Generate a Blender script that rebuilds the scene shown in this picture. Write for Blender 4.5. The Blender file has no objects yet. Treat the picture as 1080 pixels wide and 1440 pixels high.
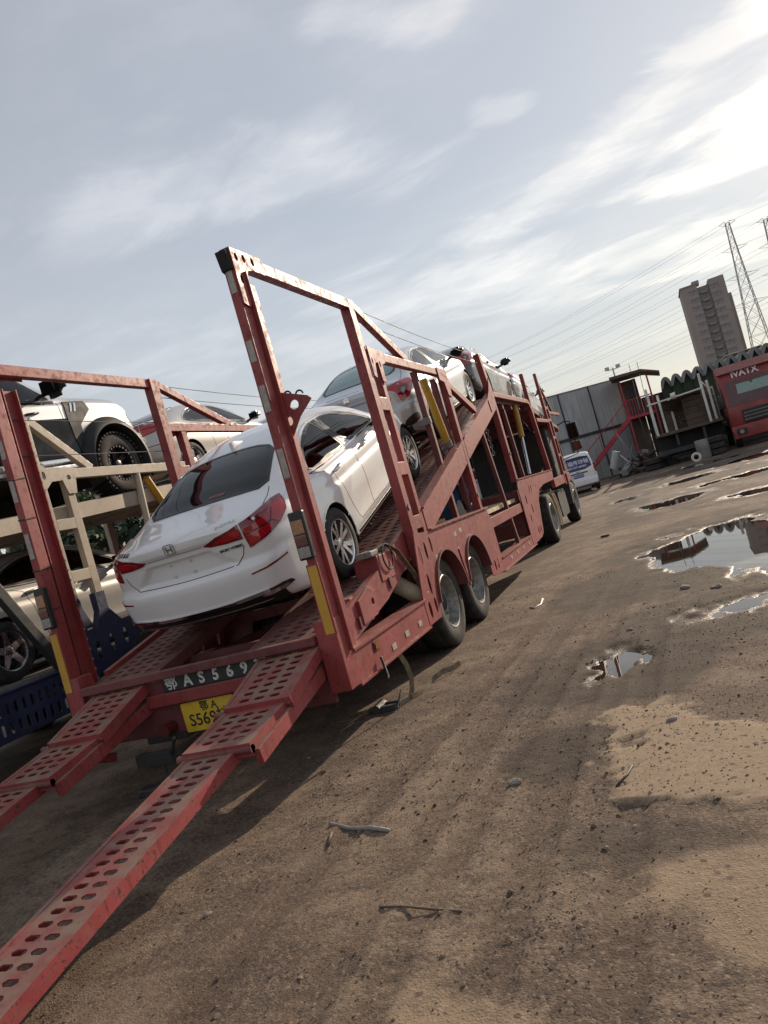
import bpy, bmesh, math, random
import numpy as np
from mathutils import Vector, Matrix, geometry
from mathutils.bvhtree import BVHTree
random.seed(7); rng = np.random.default_rng(7)
R = math.radians
scene = bpy.context.scene
COL = scene.collection

# ------------------------------------------------------------------ camera
CAM_H, FPX, ROLL, YAW = 1.62, 1070.0, R(15.9), math.atan(414 / 1070.0)
fw = Vector((-math.sin(YAW), math.cos(YAW), 0)); r0 = Vector((math.cos(YAW), math.sin(YAW), 0)); u0 = Vector((0, 0, 1))
rt = r0 * math.cos(ROLL) - u0 * math.sin(ROLL); up = r0 * math.sin(ROLL) + u0 * math.cos(ROLL)
cam_d = bpy.data.cameras.new('camera'); cam = bpy.data.objects.new('camera', cam_d); COL.objects.link(cam)
cam.matrix_world = Matrix(((rt.x, up.x, -fw.x, 0), (rt.y, up.y, -fw.y, 0), (rt.z, up.z, -fw.z, CAM_H), (0, 0, 0, 1)))
cam_d.sensor_fit = 'VERTICAL'; cam_d.sensor_height = 36.0; cam_d.sensor_width = 27.0
cam_d.lens = FPX / 1440 * 36; cam_d.clip_start = .05; cam_d.clip_end = 6000
scene.camera = cam
scene.render.resolution_x, scene.render.resolution_y = 768, 1024
scene.view_settings.view_transform = 'Standard'; scene.view_settings.look = 'None'
scene.view_settings.gamma = 1; scene.view_settings.exposure = 0.0

# ------------------------------------------------------------------ sun and sky
SUN_AZ, SUN_EL = R(16.5), R(20.5)          # azimuth measured from +Y towards +X
SUN_DIR = Vector((math.sin(SUN_AZ) * math.cos(SUN_EL), math.cos(SUN_AZ) * math.cos(SUN_EL), math.sin(SUN_EL)))
sd = bpy.data.lights.new('sun', 'SUN'); sd.energy = 4.9; sd.angle = R(.6); sd.color = (1.0, .82, .63)
sun = bpy.data.objects.new('sun', sd); COL.objects.link(sun); sun.location = (30, 60, 40)
sun.rotation_euler = SUN_DIR.to_track_quat('Z', 'Y').to_euler()

W = bpy.data.worlds.new('World'); scene.world = W; W.use_nodes = True
nt = W.node_tree; nt.nodes.clear()
def N(t, **k):
    n = nt.nodes.new(t)
    for a, v in k.items():
        if a == 'inp':
            for i, x in v.items(): n.inputs[i].default_value = x
        else: setattr(n, a, v)
    return n
def Lk(a, b): nt.links.new(a, b)
def mth(op, a, b=None, c=None, clamp=False):
    n = N('ShaderNodeMath', operation=op, use_clamp=clamp)
    for i, v in enumerate((a, b, c)):
        if v is None: continue
        if isinstance(v, (int, float)): n.inputs[i].default_value = v
        else: Lk(v, n.inputs[i])
    return n.outputs[0]
sky = N('ShaderNodeTexSky', sky_type='NISHITA', sun_disc=False, sun_elevation=SUN_EL, sun_rotation=SUN_AZ,
        air_density=1.0, dust_density=.16, ozone_density=1.2, altitude=30)
tc = N('ShaderNodeTexCoord'); nrm = N('ShaderNodeVectorMath', operation='NORMALIZE'); Lk(tc.outputs['Generated'], nrm.inputs[0])
sx = N('ShaderNodeSeparateXYZ'); Lk(nrm.outputs[0], sx.inputs[0])
zc = mth('ADD', mth('MAXIMUM', sx.outputs[2], 0.0), .10)
cx_ = N('ShaderNodeCombineXYZ'); Lk(mth('DIVIDE', sx.outputs[0], zc), cx_.inputs[0]); Lk(mth('DIVIDE', sx.outputs[1], zc), cx_.inputs[1])
def cloud(rot, scl, scale, det, rough, dist, lo, hi, loc=(0, 0, 0)):
    mp = N('ShaderNodeMapping'); mp.inputs['Rotation'].default_value = (0, 0, R(rot)); mp.inputs['Scale'].default_value = scl
    mp.inputs['Location'].default_value = loc
    Lk(cx_.outputs[0], mp.inputs[0])
    no = N('ShaderNodeTexNoise', inp={'Scale': scale, 'Detail': det, 'Roughness': rough, 'Distortion': dist}); Lk(mp.outputs[0], no.inputs['Vector'])
    mr = N('ShaderNodeMapRange', interpolation_type='SMOOTHSTEP', inp={1: lo, 2: hi}); Lk(no.outputs[0], mr.inputs[0])
    return mr.outputs[0]
c1 = cloud(-52, (.42, 1.15, 1), .85, 5, .54, .45, .43, .70, (3.1, .4, 0))      # broad cirrus bands
c2 = cloud(-20, (1.0, 1.6, 1), 4.2, 5, .62, .2, .40, .68, (.7, 2.2, 0))    # fine broken texture
c3 = cloud(20, (1, 1, 1), .33, 4, .5, 0, .3, .75, (5.3, 1.0, 0))            # thin veil
def bank(p, q, w, amp):
    # one cloud bank lying along the line p-q on the cloud sheet, its edge broken up by the noises
    d_ = (q[0] - p[0], q[1] - p[1]); L2 = d_[0] ** 2 + d_[1] ** 2; sp_ = N('ShaderNodeSeparateXYZ'); Lk(cx_.outputs[0], sp_.inputs[0])
    rx_ = mth('SUBTRACT', sp_.outputs[0], p[0]); ry_ = mth('SUBTRACT', sp_.outputs[1], p[1])
    t_ = mth('DIVIDE', mth('ADD', mth('MULTIPLY', rx_, d_[0]), mth('MULTIPLY', ry_, d_[1])), L2, clamp=True)
    ex = mth('SUBTRACT', rx_, mth('MULTIPLY', t_, d_[0])); ey = mth('SUBTRACT', ry_, mth('MULTIPLY', t_, d_[1]))
    r_ = mth('SQRT', mth('ADD', mth('MULTIPLY', ex, ex), mth('MULTIPLY', ey, ey)))
    r_ = mth('ADD', mth('DIVIDE', r_, w), mth('MULTIPLY', mth('SUBTRACT', c4, .5), 1.5))
    m_ = N('ShaderNodeMapRange', interpolation_type='SMOOTHSTEP', inp={1: 1.25, 2: .1, 3: 0, 4: amp}); Lk(r_, m_.inputs[0]); return m_.outputs[0]
c4 = cloud(35, (.8, 1.5, 1), 2.0, 5, .60, .5, .25, .75, (1.3, 4.2, 0))
banks = None
for args in (((-1.02, 1.42), (-.52, 1.76), .20, .62), ((.50, 1.80), (-.32, 2.42), .15, .70), ((.30, 2.62), (.62, 2.20), .22, 1.0), ((-.80, 2.62), (.50, 3.45), .30, .75), ((-.33, 1.27), (-.2, 1.40), .07, .45), ((-.19, 1.75), (-.13, 1.80), .05, .45),
             ((-1.6, 2.2), (-1.0, 2.9), .25, .45), ((1.2, 1.2), (2.2, 2.2), .35, .7), ((-2.6, .8), (-1.9, -.6), .3, .55), ((-1.0, -1.6), (-.2, -2.2), .3, .5)):
    q_ = bank(*args); banks = q_ if banks is None else mth('MAXIMUM', banks, q_)
dens = mth('ADD', mth('ADD', mth('MULTIPLY', mth('MULTIPLY', c1, .35), mth('ADD', mth('MULTIPLY', c2, .55), .5)), mth('MULTIPLY', c3, .20)), mth('MULTIPLY', banks, mth('ADD', mth('MULTIPLY', c2, .40), .62)), clamp=True)
dp = N('ShaderNodeVectorMath', operation='DOT_PRODUCT'); Lk(nrm.outputs[0], dp.inputs[0]); dp.inputs[1].default_value = SUN_DIR
dt = mth('MAXIMUM', dp.outputs['Value'], 0.0)
fwd = mth('POWER', dt, 7.0); fwd2 = mth('POWER', dt, 48.0)
# thin cloud scatters sunlight forward: brighter the nearer it is to the sun
def vscale(v, k):
    n = N('ShaderNodeVectorMath', operation='SCALE')
    if isinstance(v, tuple): n.inputs[0].default_value = v
    else: Lk(v, n.inputs[0])
    if isinstance(k, (int, float)): n.inputs['Scale'].default_value = k
    else: Lk(k, n.inputs['Scale'])
    return n.outputs[0]
def vadd(a_, b_):
    n = N('ShaderNodeVectorMath', operation='ADD'); Lk(a_, n.inputs[0]); Lk(b_, n.inputs[1]); return n.outputs[0]
hz = mth('POWER', mth('SUBTRACT', 1.0, mth('MAXIMUM', sx.outputs[2], 0.0), clamp=True), 4.5)          # haze thickens towards the horizon
ccol = N('ShaderNodeMixRGB', blend_type='MIX'); ccol.inputs[1].default_value = (1.0, .91, .84, 1); ccol.inputs[2].default_value = (1.0, .83, .56, 1)
Lk(mth('ADD', fwd, mth('MULTIPLY', hz, .45), clamp=True), ccol.inputs[0])
cov = dens
lum = mth('MULTIPLY', cov, mth('ADD', mth('ADD', mth('MULTIPLY', fwd, 2.0), 2.4), mth('MULTIPLY', fwd2, 1.2)))
hzm = N('ShaderNodeMixRGB'); Lk(mth('MULTIPLY', hz, .9), hzm.inputs[0]); Lk(sky.outputs[0], hzm.inputs[1]); hzm.inputs[2].default_value = (5.3, 4.75, 4.1, 1)
total = vadd(vadd(vscale(hzm.outputs[0], .56), vscale((2.84, 2.84, 2.84), 1.0)), vscale(ccol.outputs[0], lum))
total = vadd(total, vscale((1.0, .72, .36), mth('MULTIPLY', fwd, .8)))
bg = N('ShaderNodeBackground'); bg.inputs['Strength'].default_value = .107; Lk(total, bg.inputs['Color'])
wo = N('ShaderNodeOutputWorld'); Lk(bg.outputs[0], wo.inputs['Surface'])

# ------------------------------------------------------------------ materials
class NT:
    def __init__(s, name):
        s.m = bpy.data.materials.new(name); s.m.use_nodes = True; s.t = s.m.node_tree
        s.b = s.t.nodes['Principled BSDF']; s.out = s.t.nodes['Material Output']
    def n(s, t, inp=None, **k):
        x = s.t.nodes.new(t)
        for a, v in k.items(): setattr(x, a, v)
        for i, v in (inp or {}).items():
            if hasattr(v, 'is_output') or isinstance(v, bpy.types.NodeSocket): s.t.links.new(v, x.inputs[i])
            else: x.inputs[i].default_value = v
        return x
    def l(s, a, b): s.t.links.new(a, b)
    def noise(s, scale, det=5, rough=.55, vec=None, dist=0):
        x = s.n('ShaderNodeTexNoise', {'Scale': scale, 'Detail': det, 'Roughness': rough, 'Distortion': dist})
        if vec is not None: s.l(vec, x.inputs['Vector'])
        return x.outputs[0]
    def ramp(s, fac, lo, hi, a=0., b=1.):
        return s.n('ShaderNodeMapRange', {0: fac, 1: lo, 2: hi, 3: a, 4: b}, interpolation_type='SMOOTHSTEP').outputs[0]
    def mix(s, fac, a, b):
        x = s.n('ShaderNodeMixRGB')
        for i, v in enumerate((fac, a, b)):
            if isinstance(v, bpy.types.NodeSocket): s.l(v, x.inputs[i])
            elif isinstance(v, (int, float)): x.inputs[i].default_value = v
            else: x.inputs[i].default_value = (*v[:3], 1)
        return x.outputs[0]
    def mul(s, a, b):
        x = s.n('ShaderNodeMath', operation='MULTIPLY')
        for i, v in enumerate((a, b)):
            if isinstance(v, (int, float)): x.inputs[i].default_value = v
            else: s.l(v, x.inputs[i])
        return x.outputs[0]
    def bump(s, h, strength=.3, dist=.01):
        x = s.n('ShaderNodeBump', {'Strength': strength, 'Distance': dist, 'Height': h}); s.l(x.outputs[0], s.b.inputs['Normal'])
    def pos(s): return s.n('ShaderNodeNewGeometry').outputs['Position']
    def objc(s): return s.n('ShaderNodeTexCoord').outputs['Object']
    def set(s, **k):
        for a, v in k.items():
            i = s.b.inputs[a.replace('_', ' ')]
            if isinstance(v, bpy.types.NodeSocket): s.l(v, i)
            elif isinstance(v, tuple): i.default_value = (*v[:3], 1)
            else: i.default_value = v
        return s.m
M = {}
def plain(name, col, rough=.6, metal=0., spec=.5, var=.12, scale=6., bump=0.):
    t = NT(name); v = t.noise(scale, 5, .6, t.objc())
    dark = tuple(c * (1 - var) for c in col); light = tuple(min(1, c * (1 + var)) for c in col)
    t.set(Base_Color=t.mix(t.ramp(v, .3, .7), dark, light), Metallic=metal, Roughness=t.ramp(v, .3, .7, max(0, rough - .07), min(1, rough + .07)))
    t.b.inputs['Specular IOR Level'].default_value = spec
    if bump: t.bump(t.noise(scale * 6, 4, .6, t.objc()), .4, bump)
    M[name] = t.m; return t.m
def weathered(name, col, rust=.35, dust=.5, rough=.5, rustcol=(.075, .032, .018), dustcol=(.24, .18, .135)):
    """old gloss paint: fading, rust specks, dust in the lower / upward facing places"""
    t = NT(name); p = t.objc()
    a = t.noise(1.7, 6, .6, p); b = t.noise(14, 7, .68, p); c = t.noise(46, 4, .6, p); e = t.noise(5.5, 6, .6, p)
    base = t.mix(t.ramp(a, .3, .7), tuple(x * .82 for x in col), tuple(min(1, x * 1.12 + .012) for x in col))
    base = t.mix(t.mul(t.ramp(b, .60, .70), rust * 1.5), base, rustcol)
    base = t.mix(t.mul(t.ramp(c, .60, .66), rust), base, (.04, .025, .02))
    mp = t.n('ShaderNodeMapping', {'Vector': p, 'Scale': (9., 9., .9)}); sk_ = t.noise(3.0, 6, .65, mp.outputs[0])        # run-off streaks
    base = t.mix(t.mul(t.ramp(sk_, .54, .70), .55 * min(1, rust * 1.6)), base, tuple(x * .35 for x in col))
    sc_ = t.noise(23, 8, .75, p, 1.5)                                                                                      # scuffed, chipped patches
    base = t.mix(t.mul(t.ramp(sc_, .60, .635), .75 * min(1, rust * 1.6)), base, (.11, .075, .06))
    g = t.n('ShaderNodeNewGeometry'); sp = t.n('ShaderNodeSeparateXYZ', {0: g.outputs['Normal']})
    upf = t.ramp(sp.outputs[2], .35, .95, 0, 1)
    base = t.mix(t.mul(t.mul(upf, t.ramp(e, .35, .65, .25, 1)), dust), base, dustcol)
    base = t.mix(t.mul(t.ramp(e, .5, .75), dust * .28), base, dustcol)
    t.set(Base_Color=base, Roughness=t.ramp(b, .3, .75, rough - .12, rough + .25))
    t.bump(t.mix(.5, b, c), .22, .004)
    M[name] = t.m; return t.m
def carpaint(name, col, metal=.0, rough=.32, dust=.06):
    t = NT(name); p = t.objc(); d = t.noise(2.3, 6, .6, p); f = t.noise(900, 2, .5, p)
    base = t.mix(t.mul(t.ramp(d, .45, .75), dust), col, (.32, .27, .22))
    base = t.mix(t.mul(t.ramp(f, .55, .7), .12 if metal else .0), base, tuple(min(1, c * 1.5) for c in col))
    t.set(Base_Color=base, Metallic=metal, Roughness=rough)
    t.b.inputs['Coat Weight'].default_value = 1.0
    t.set(Coat_Roughness=t.ramp(d, .4, .8, .03, .10))
    M[name] = t.m; return t.m
def glassmat(name, tint, refl_rough=.02):
    t = NT(name); nd = t.t.nodes; nd.remove(t.b)
    tr = t.n('ShaderNodeBsdfTransparent', {'Color': (*tint, 1)}); gl = t.n('ShaderNodeBsdfGlossy', {'Color': (1, 1, 1, 1), 'Roughness': refl_rough})
    lw = t.n('ShaderNodeLayerWeight', {'Blend': .5}); pw = t.n('ShaderNodeMath', {0: lw.outputs['Facing'], 1: 5.0}, operation='POWER'); fr = t.n('ShaderNodeMath', {0: pw.outputs[0], 1: .95, 2: .045}, operation='MULTIPLY_ADD'); mx = t.n('ShaderNodeMixShader')
    t.l(fr.outputs[0], mx.inputs[0]); t.l(tr.outputs[0], mx.inputs[1]); t.l(gl.outputs[0], mx.inputs[2]); t.l(mx.outputs[0], t.out.inputs[0])
    M[name] = t.m; return t.m
def lensmat(name, col, rough=.08, bumpy=170, trans=0.0):
    t = NT(name); p = t.objc()
    w = t.n('ShaderNodeTexVoronoi', {'Scale': bumpy, 'Vector': p}).outputs[0]
    t.set(Base_Color=t.mix(t.ramp(w, .1, .6), col, tuple(c * .35 for c in col)), Roughness=rough)
    t.b.inputs['Coat Weight'].default_value = 1.; t.b.inputs['Coat Roughness'].default_value = .03
    M[name] = t.m; return t.m

weathered('red', (.27, .036, .036), rust=.75, dust=.45, rough=.5)
weathered('red_deck', (.15, .032, .034), rust=.6, dust=.5, rough=.6)
weathered('red_ramp', (.29, .042, .044), rust=.85, dust=.85, rough=.55)
weathered('red_cab', (.27, .04, .035), rust=.25, dust=.5, rough=.42)
weathered('red_stair', (.42, .03, .05), rust=.2, dust=.2, rough=.5)
weathered('beige', (.47, .40, .31), rust=.18, dust=.25, rough=.5)
weathered('blue', (.014, .024, .075), rust=.25, dust=.25, rough=.5)
weathered('yellow', (.50, .28, .025), rust=.12, dust=.2, rough=.45)
weathered('white_old', (.66, .65, .62), rust=.22, dust=.3, rough=.5)
weathered('grey_steel', (.23, .22, .21), rust=.6, dust=.45, rough=.5)
weathered('wood', (.10, .068, .048), rust=.3, dust=.4, rough=.75)
weathered('dark_box', (.03, .032, .035), rust=.3, dust=.2, rough=.55)
carpaint('paint_white', (.78, .78, .785), 0, .33, .08)
carpaint('paint_silver', (.50, .51, .53), .45, .36, .05)
carpaint('paint_grey', (.045, .047, .055), .3, .34, .04)
carpaint('paint_champagne', (.46, .445, .42), .4, .38, .06)
carpaint('paint_red', (.42, .02, .03), 0, .3, .05)
carpaint('paint_black', (.012, .012, .014), 0, .25, .06)
carpaint('paint_charcoal', (.07, .07, .075), .0, .5, .1)
glassmat('glass_dark', (.09, .11, .12)); glassmat('glass_clear', (.62, .74, .72))
lensmat('lens_red', (.80, .016, .030)); lensmat('lens_red_dark', (.34, .009, .018)); lensmat('lens_amber', (.50, .17, .02), .15)
lensmat('lens_clear', (.55, .55, .55), .12); lensmat('lens_red_old', (.20, .03, .025), .25)
plain('grey_plastic', (.030, .031, .034), .55, spec=.2, var=.2); plain('gloss_black', (.007, .007, .008), .14, spec=.22, var=.2); plain('black_trim', (.012, .012, .013), .35, var=.3); plain('black_matte', (.014, .014, .015), .8, var=.3)
plain('rubber', (.022, .021, .020), .78, var=.45, scale=9, bump=.002)
t = NT('tyre_dusty'); p = t.objc(); v = t.noise(8, 6, .6, p)
t.set(Base_Color=t.mix(t.ramp(v, .35, .7), (.016, .0155, .015), (.055, .046, .038)), Roughness=.85); t.bump(t.noise(60, 4, .6, p), .3, .004); M['tyre_dusty'] = t.m
plain('chrome', (.72, .72, .73), .12, 1, var=.04); plain('alloy', (.66, .66, .67), .28, 1, var=.08); plain('alloy_dark', (.05, .05, .055), .35, .6, var=.2)
plain('rim_steel', (.30, .295, .285), .5, .55, var=.35, scale=12); plain('seat', (.028, .027, .027), .85, var=.2); plain('seat_light', (.32, .30, .28), .85)
plain('plate_yellow', (.66, .44, .03), .5, var=.12); plain('plate_blue', (.03, .07, .33), .4); plain('ink_black', (.02, .02, .02), .6)
plain('paint_stencil', (.55, .55, .52), .75, var=.4, scale=40); plain('board_black', (.02, .022, .022), .6, var=.4)
plain('cream', (.52, .44, .31), .7, var=.25, bump=.003); plain('concrete', (.30, .29, .27), .9, var=.2, scale=2, bump=.004)
plain('strap', (.17, .13, .085), .95, var=.35, scale=20, bump=.002); plain('plastic_white', (.62, .60, .56), .5, var=.1)
plain('sticker_white', (.36, .34, .30), .55, var=.2, scale=25); plain('letter_white', (.72, .72, .75), .5, var=.05)
plain('decal_blue', (.035, .035, .20), .35, var=.1); plain('steel_bright', (.55, .55, .55), .22, 1, var=.1)
plain('tower_steel', (.44, .43, .43), .7, .0); plain('cable', (.03, .03, .03), .7); plain('wire', (.20, .20, .21), .8); plain('crate_blue', (.02, .10, .36), .5)
plain('stone', (.22, .19, .165), .95, var=.3, scale=20, bump=.003); plain('bark', (.09, .065, .045), .95, var=.3, scale=12, bump=.01)
plain('leaf', (.055, .085, .03), .65, var=.4, scale=3); plain('leaf_dark', (.025, .045, .022), .7, var=.4, scale=3)

# ------------------------------------------------------------------ mesh builder
OFF = {}                               # root name -> world offset subtracted from vertices given in world space
class MB:
    def __init__(s): s.v = []; s.f = []
    def add(s, vs, fs):
        o = len(s.v); s.v += [tuple(map(float, v)) for v in vs]; s.f += [tuple(i + o for i in f) for f in fs]; return s
    def box(s, lo, hi):
        (a, b, c), (d, e, f) = lo, hi
        return s.add([(a, b, c), (d, b, c), (d, e, c), (a, e, c), (a, b, f), (d, b, f), (d, e, f), (a, e, f)],
                     [(0, 3, 2, 1), (4, 5, 6, 7), (0, 1, 5, 4), (1, 2, 6, 5), (2, 3, 7, 6), (3, 0, 4, 7)])
    def bar(s, p, q, a, b, side=(1, 0, 0)):
        """rectangular bar from p to q, a = size along `side`, b = size across it"""
        p, q = Vector(p), Vector(q); d = (q - p).normalized(); u = Vector(side); u = (u - d * u.dot(d)).normalized(); w = d.cross(u)
        vs = [e + u * (i * a / 2) + w * (j * b / 2) for e in (p, q) for i, j in ((-1, -1), (1, -1), (1, 1), (-1, 1))]
        return s.add(vs, [(0, 1, 2, 3), (7, 6, 5, 4), (0, 4, 5, 1), (1, 5, 6, 2), (2, 6, 7, 3), (3, 7, 4, 0)])
    def tube(s, pts, r, n=8, cap=True):
        pts = [Vector(p) for p in pts]; rs = r if isinstance(r, (list, tuple)) else [r] * len(pts); rings = []; o = len(s.v); prev = None
        for i, p in enumerate(pts):
            d = ((pts[min(i + 1, len(pts) - 1)] - pts[max(i - 1, 0)])).normalized()
            if prev is None: u = d.orthogonal().normalized()
            else: u = (prev - d * prev.dot(d)).normalized()
            prev = u; w = d.cross(u)
            for k in range(n):
                a = 2 * math.pi * k / n; s.v.append(tuple(p + (u * math.cos(a) + w * math.sin(a)) * rs[i]))
        for i in range(len(pts) - 1):
            for k in range(n):
                a, b = o + i * n + k, o + i * n + (k + 1) % n; s.f.append((a, b, b + n, a + n))
        if cap: s.f.append(tuple(o + k for k in range(n))[::-1]); s.f.append(tuple(o + (len(pts) - 1) * n + k for k in range(n)))
        return s
    def lathe(s, prof, n=32, c=(0, 0, 0), axis='x', closed=False):
        """prof: list of (axial, radius)"""
        o = len(s.v); m = len(prof)
        for k in range(n):
            a = 2 * math.pi * k / n; ca, sa = math.cos(a), math.sin(a)
            for x, r in prof:
                p = {'x': (x, r * ca, r * sa), 'y': (r * ca, x, r * sa), 'z': (r * ca, r * sa, x)}[axis]
                s.v.append((p[0] + c[0], p[1] + c[1], p[2] + c[2]))
        for k in range(n):
            for i in range(m if closed else m - 1):
                j = (i + 1) % m; a = o + k * m + i; b = o + ((k + 1) % n) * m + i
                s.f.append((a, o + k * m + j, o + ((k + 1) % n) * m + j, b))
        return s
    def prism(s, poly, x0, x1, axis='x', holes=()):
        """extrude a 2D outline (with holes) between two planes: axis x -> (y,z), y -> (x,z), z -> (x,y)"""
        loops = [list(poly)] + [list(h) for h in holes]; pts = [Vector(p) for L in loops for p in L]; ed = []; o0 = 0
        for L in loops: ed += [(o0 + i, o0 + (i + 1) % len(L)) for i in range(len(L))]; o0 += len(L)
        r = geometry.delaunay_2d_cdt(pts, ed, [], 0, 1e-6); v2, tri = r[0], r[2]
        def inside(c, L):
            w = False
            for i in range(len(L)):
                (ax, ay), (bx, by) = L[i], L[i - 1]
                if (ay > c[1]) != (by > c[1]) and c[0] < (bx - ax) * (c[1] - ay) / (by - ay) + ax: w = not w
            return w
        T = []
        for f in tri:
            c = [sum(v2[i][k] for i in f) / 3 for k in (0, 1)]
            if inside(c, loops[0]) and not any(inside(c, h) for h in loops[1:]): T.append(tuple(f))
        def P(p, x): return {'x': (x, p[0], p[1]), 'y': (p[0], x, p[1]), 'z': (p[0], p[1], x)}[axis]
        n = len(v2); vs = [P(p, x0) for p in v2] + [P(p, x1) for p in v2]
        fs = [t_[::-1] for t_ in T] + [tuple(i + n for i in t_) for t_ in T]
        cnt = {}
        for t_ in T:
            for i in range(3):
                e = (t_[i], t_[(i + 1) % 3]); cnt[e] = 1
        for (a, b) in cnt:
            if (b, a) not in cnt: fs.append((a, b, b + n, a + n))
        return s.add(vs, fs)
    def mesh(s, name, off=(0, 0, 0)):
        me = bpy.data.meshes.new(name); v = np.array(s.v) - np.array(off)
        me.from_pydata(v.tolist(), [], s.f); me.validate(); return me
    def build(s, name, mat, parent=None, smooth=None, bevel=0, world=True, fix=True):
        off = (0, 0, 0)
        if parent is not None and world:
            r = parent
            while r.parent: r = r.parent
            off = OFF.get(r.name, (0, 0, 0))
        me = s.mesh(name, off)
        if fix or bevel:
            bm = bmesh.new(); bm.from_mesh(me)
            bmesh.ops.recalc_face_normals(bm, faces=bm.faces)
            if bevel:
                es = [e for e in bm.edges if len(e.link_faces) == 2 and e.calc_face_angle(0) > .6]
                bmesh.ops.bevel(bm, geom=es, offset=bevel, segments=2, affect='EDGES', profile=.6, clamp_overlap=True)
            bm.to_mesh(me); bm.free()
        return link(name, me, mat, parent, smooth)
def link(name, me, mat, parent=None, smooth=None):
    o = bpy.data.objects.new(name, me); COL.objects.link(o)
    if mat is not None: me.materials.append(M[mat] if isinstance(mat, str) else mat)
    if smooth: me.shade_smooth() if smooth is True else me.set_sharp_from_angle(angle=R(smooth))
    if smooth and smooth is not True:
        for p_ in me.polygons: p_.use_smooth = True
        me.set_sharp_from_angle(angle=R(smooth))
    if parent is not None: o.parent = parent
    return o
def tag(o, label=None, cat=None, group=None, kind=None):
    for k, v in (('label', label), ('category', cat), ('group', group), ('kind', kind)):
        if v: o[k] = v
    return o
def thing(name, label, cat, loc=(0, 0, 0), rot=(0, 0, 0), group=None):
    o = bpy.data.objects.new(name, None); COL.objects.link(o); o.location = loc; o.rotation_euler = rot
    o.empty_display_size = .3; OFF[o.name] = tuple(loc); return tag(o, label, cat, group)
def copy_tree(o, parent=None):
    c = o.copy(); COL.objects.link(c); c.parent = parent
    for ch in o.children: copy_tree(ch, c)
    return c
_txt = {}
def text_mesh(s, size, depth=.002, bold=0):
    cu = bpy.data.curves.new('t', 'FONT'); cu.body = s; cu.size = size; cu.extrude = depth; cu.align_x = 'CENTER'; cu.align_y = 'CENTER'
    cu.resolution_u = 3; cu.offset = bold
    o = bpy.data.objects.new('t', cu); COL.objects.link(o); dg = bpy.context.evaluated_depsgraph_get()
    me = bpy.data.meshes.new_from_object(o.evaluated_get(dg)); bpy.data.objects.remove(o); return me
def text(name, s, size, mat, parent, mtx, depth=.002, bold=0, sx=1.0):
    me = text_mesh(s, size, depth, bold); me.transform(Matrix.Diagonal((sx, 1, 1, 1))); me.transform(mtx); return link(name, me, mat, parent)
def frame(o, u, v):
    u, v = Vector(u).normalized(), Vector(v).normalized(); w = u.cross(v)
    return Matrix(((u.x, v.x, w.x, o[0]), (u.y, v.y, w.y, o[1]), (u.z, v.z, w.z, o[2]), (0, 0, 0, 1)))
def rrect(x0, y0, x1, y1, r, n=4):
    out = []
    for cx, cy, a0 in ((x1 - r, y1 - r, 0), (x0 + r, y1 - r, 90), (x0 + r, y0 + r, 180), (x1 - r, y0 + r, 270)):
        for k in range(n + 1):
            a = R(a0 + 90 * k / n); out.append((cx + r * math.cos(a), cy + r * math.sin(a)))
    return out
def circ(cx, cy, r, n=16, ry=None, rot=0):
    ry = ry or r
    return [(cx + r * math.cos(2 * math.pi * k / n) * math.cos(rot) - ry * math.sin(2 * math.pi * k / n) * math.sin(rot),
             cy + r * math.cos(2 * math.pi * k / n) * math.sin(rot) + ry * math.sin(2 * math.pi * k / n) * math.cos(rot)) for k in range(n)]
# ---- numpy value noise
def vnoise(x, y, seed=0):
    xi = np.floor(x).astype(np.int64); yi = np.floor(y).astype(np.int64); fx = x - xi; fy = y - yi
    fx = fx * fx * (3 - 2 * fx); fy = fy * fy * (3 - 2 * fy)
    def h(a, b):
        n = (a * 374761393 + b * 668265263 + seed * 1442695041) & 0xffffffff
        n = ((n ^ (n >> 13)) * 1274126177) & 0xffffffff
        return ((n ^ (n >> 16)) & 0xffff) / 65535.
    return (h(xi, yi) * (1 - fx) + h(xi + 1, yi) * fx) * (1 - fy) + (h(xi, yi + 1) * (1 - fx) + h(xi + 1, yi + 1) * fx) * fy
def fbm(x, y, oct=4, seed=0, gain=.5):
    s = 0; a = 1; t_ = 0
    for k in range(oct):
        s = s + a * vnoise(x * 2 ** k + 17.3 * k, y * 2 ** k + 9.1 * k, seed + k); t_ += a; a *= gain
    return s / t_ * 2 - 1
def sstep(a, b, x):
    t_ = np.clip((x - a) / (b - a), 0, 1); return t_ * t_ * (3 - 2 * t_)

# ------------------------------------------------------------------ ground, puddles
WATER = -.030
def pale_mask(x, y):
    e = fbm(x * 1.6, y * 1.6, 2, 33) * .38 + fbm(x * 5.5, y * 5.5, 5, 31, .65) * .34
    a = 1 - np.maximum(np.abs(x - .02) / .80, np.abs(y - 4.02 + (x + .2) * .35) / .66) ** 1.0
    b = 1 - np.sqrt(((x - .15) / .85) ** 2 + ((y - 2.75) / .40) ** 2)
    c = 1 - np.sqrt(((x + 1.05) / .40) ** 2 + ((y - 1.95) / .34) ** 2)
    d = 1 - np.sqrt(((x + 2.0) / .55) ** 2 + ((y - 1.75) / .35) ** 2)
    return sstep(-.03, .07, a + e) , np.maximum.reduce([sstep(-.05, .25, q + e * 1.3) for q in (b, c, d)])
PUD = [(.34, 11.0, 1.12, 2.7, .080), (-.86, 6.05, .27, .55, .050), (.16, 7.2, .55, .42, .036), (1.6, 16.8, 1.2, 1.0, .034), (-.3, 19.5, 1.0, 1.2, .030),
       (1.9, 22, 1.8, 1.0, .036), (.3, 26, 1.5, 1.1, .034), (3.0, 29, 2.0, 1.6, .036), (-1.6, 24, .6, 1.0, .028), (2.8, 13.5, 1.2, 2.0, .045), (1.2, 33, 1.6, 1.2, .032)]
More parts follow.
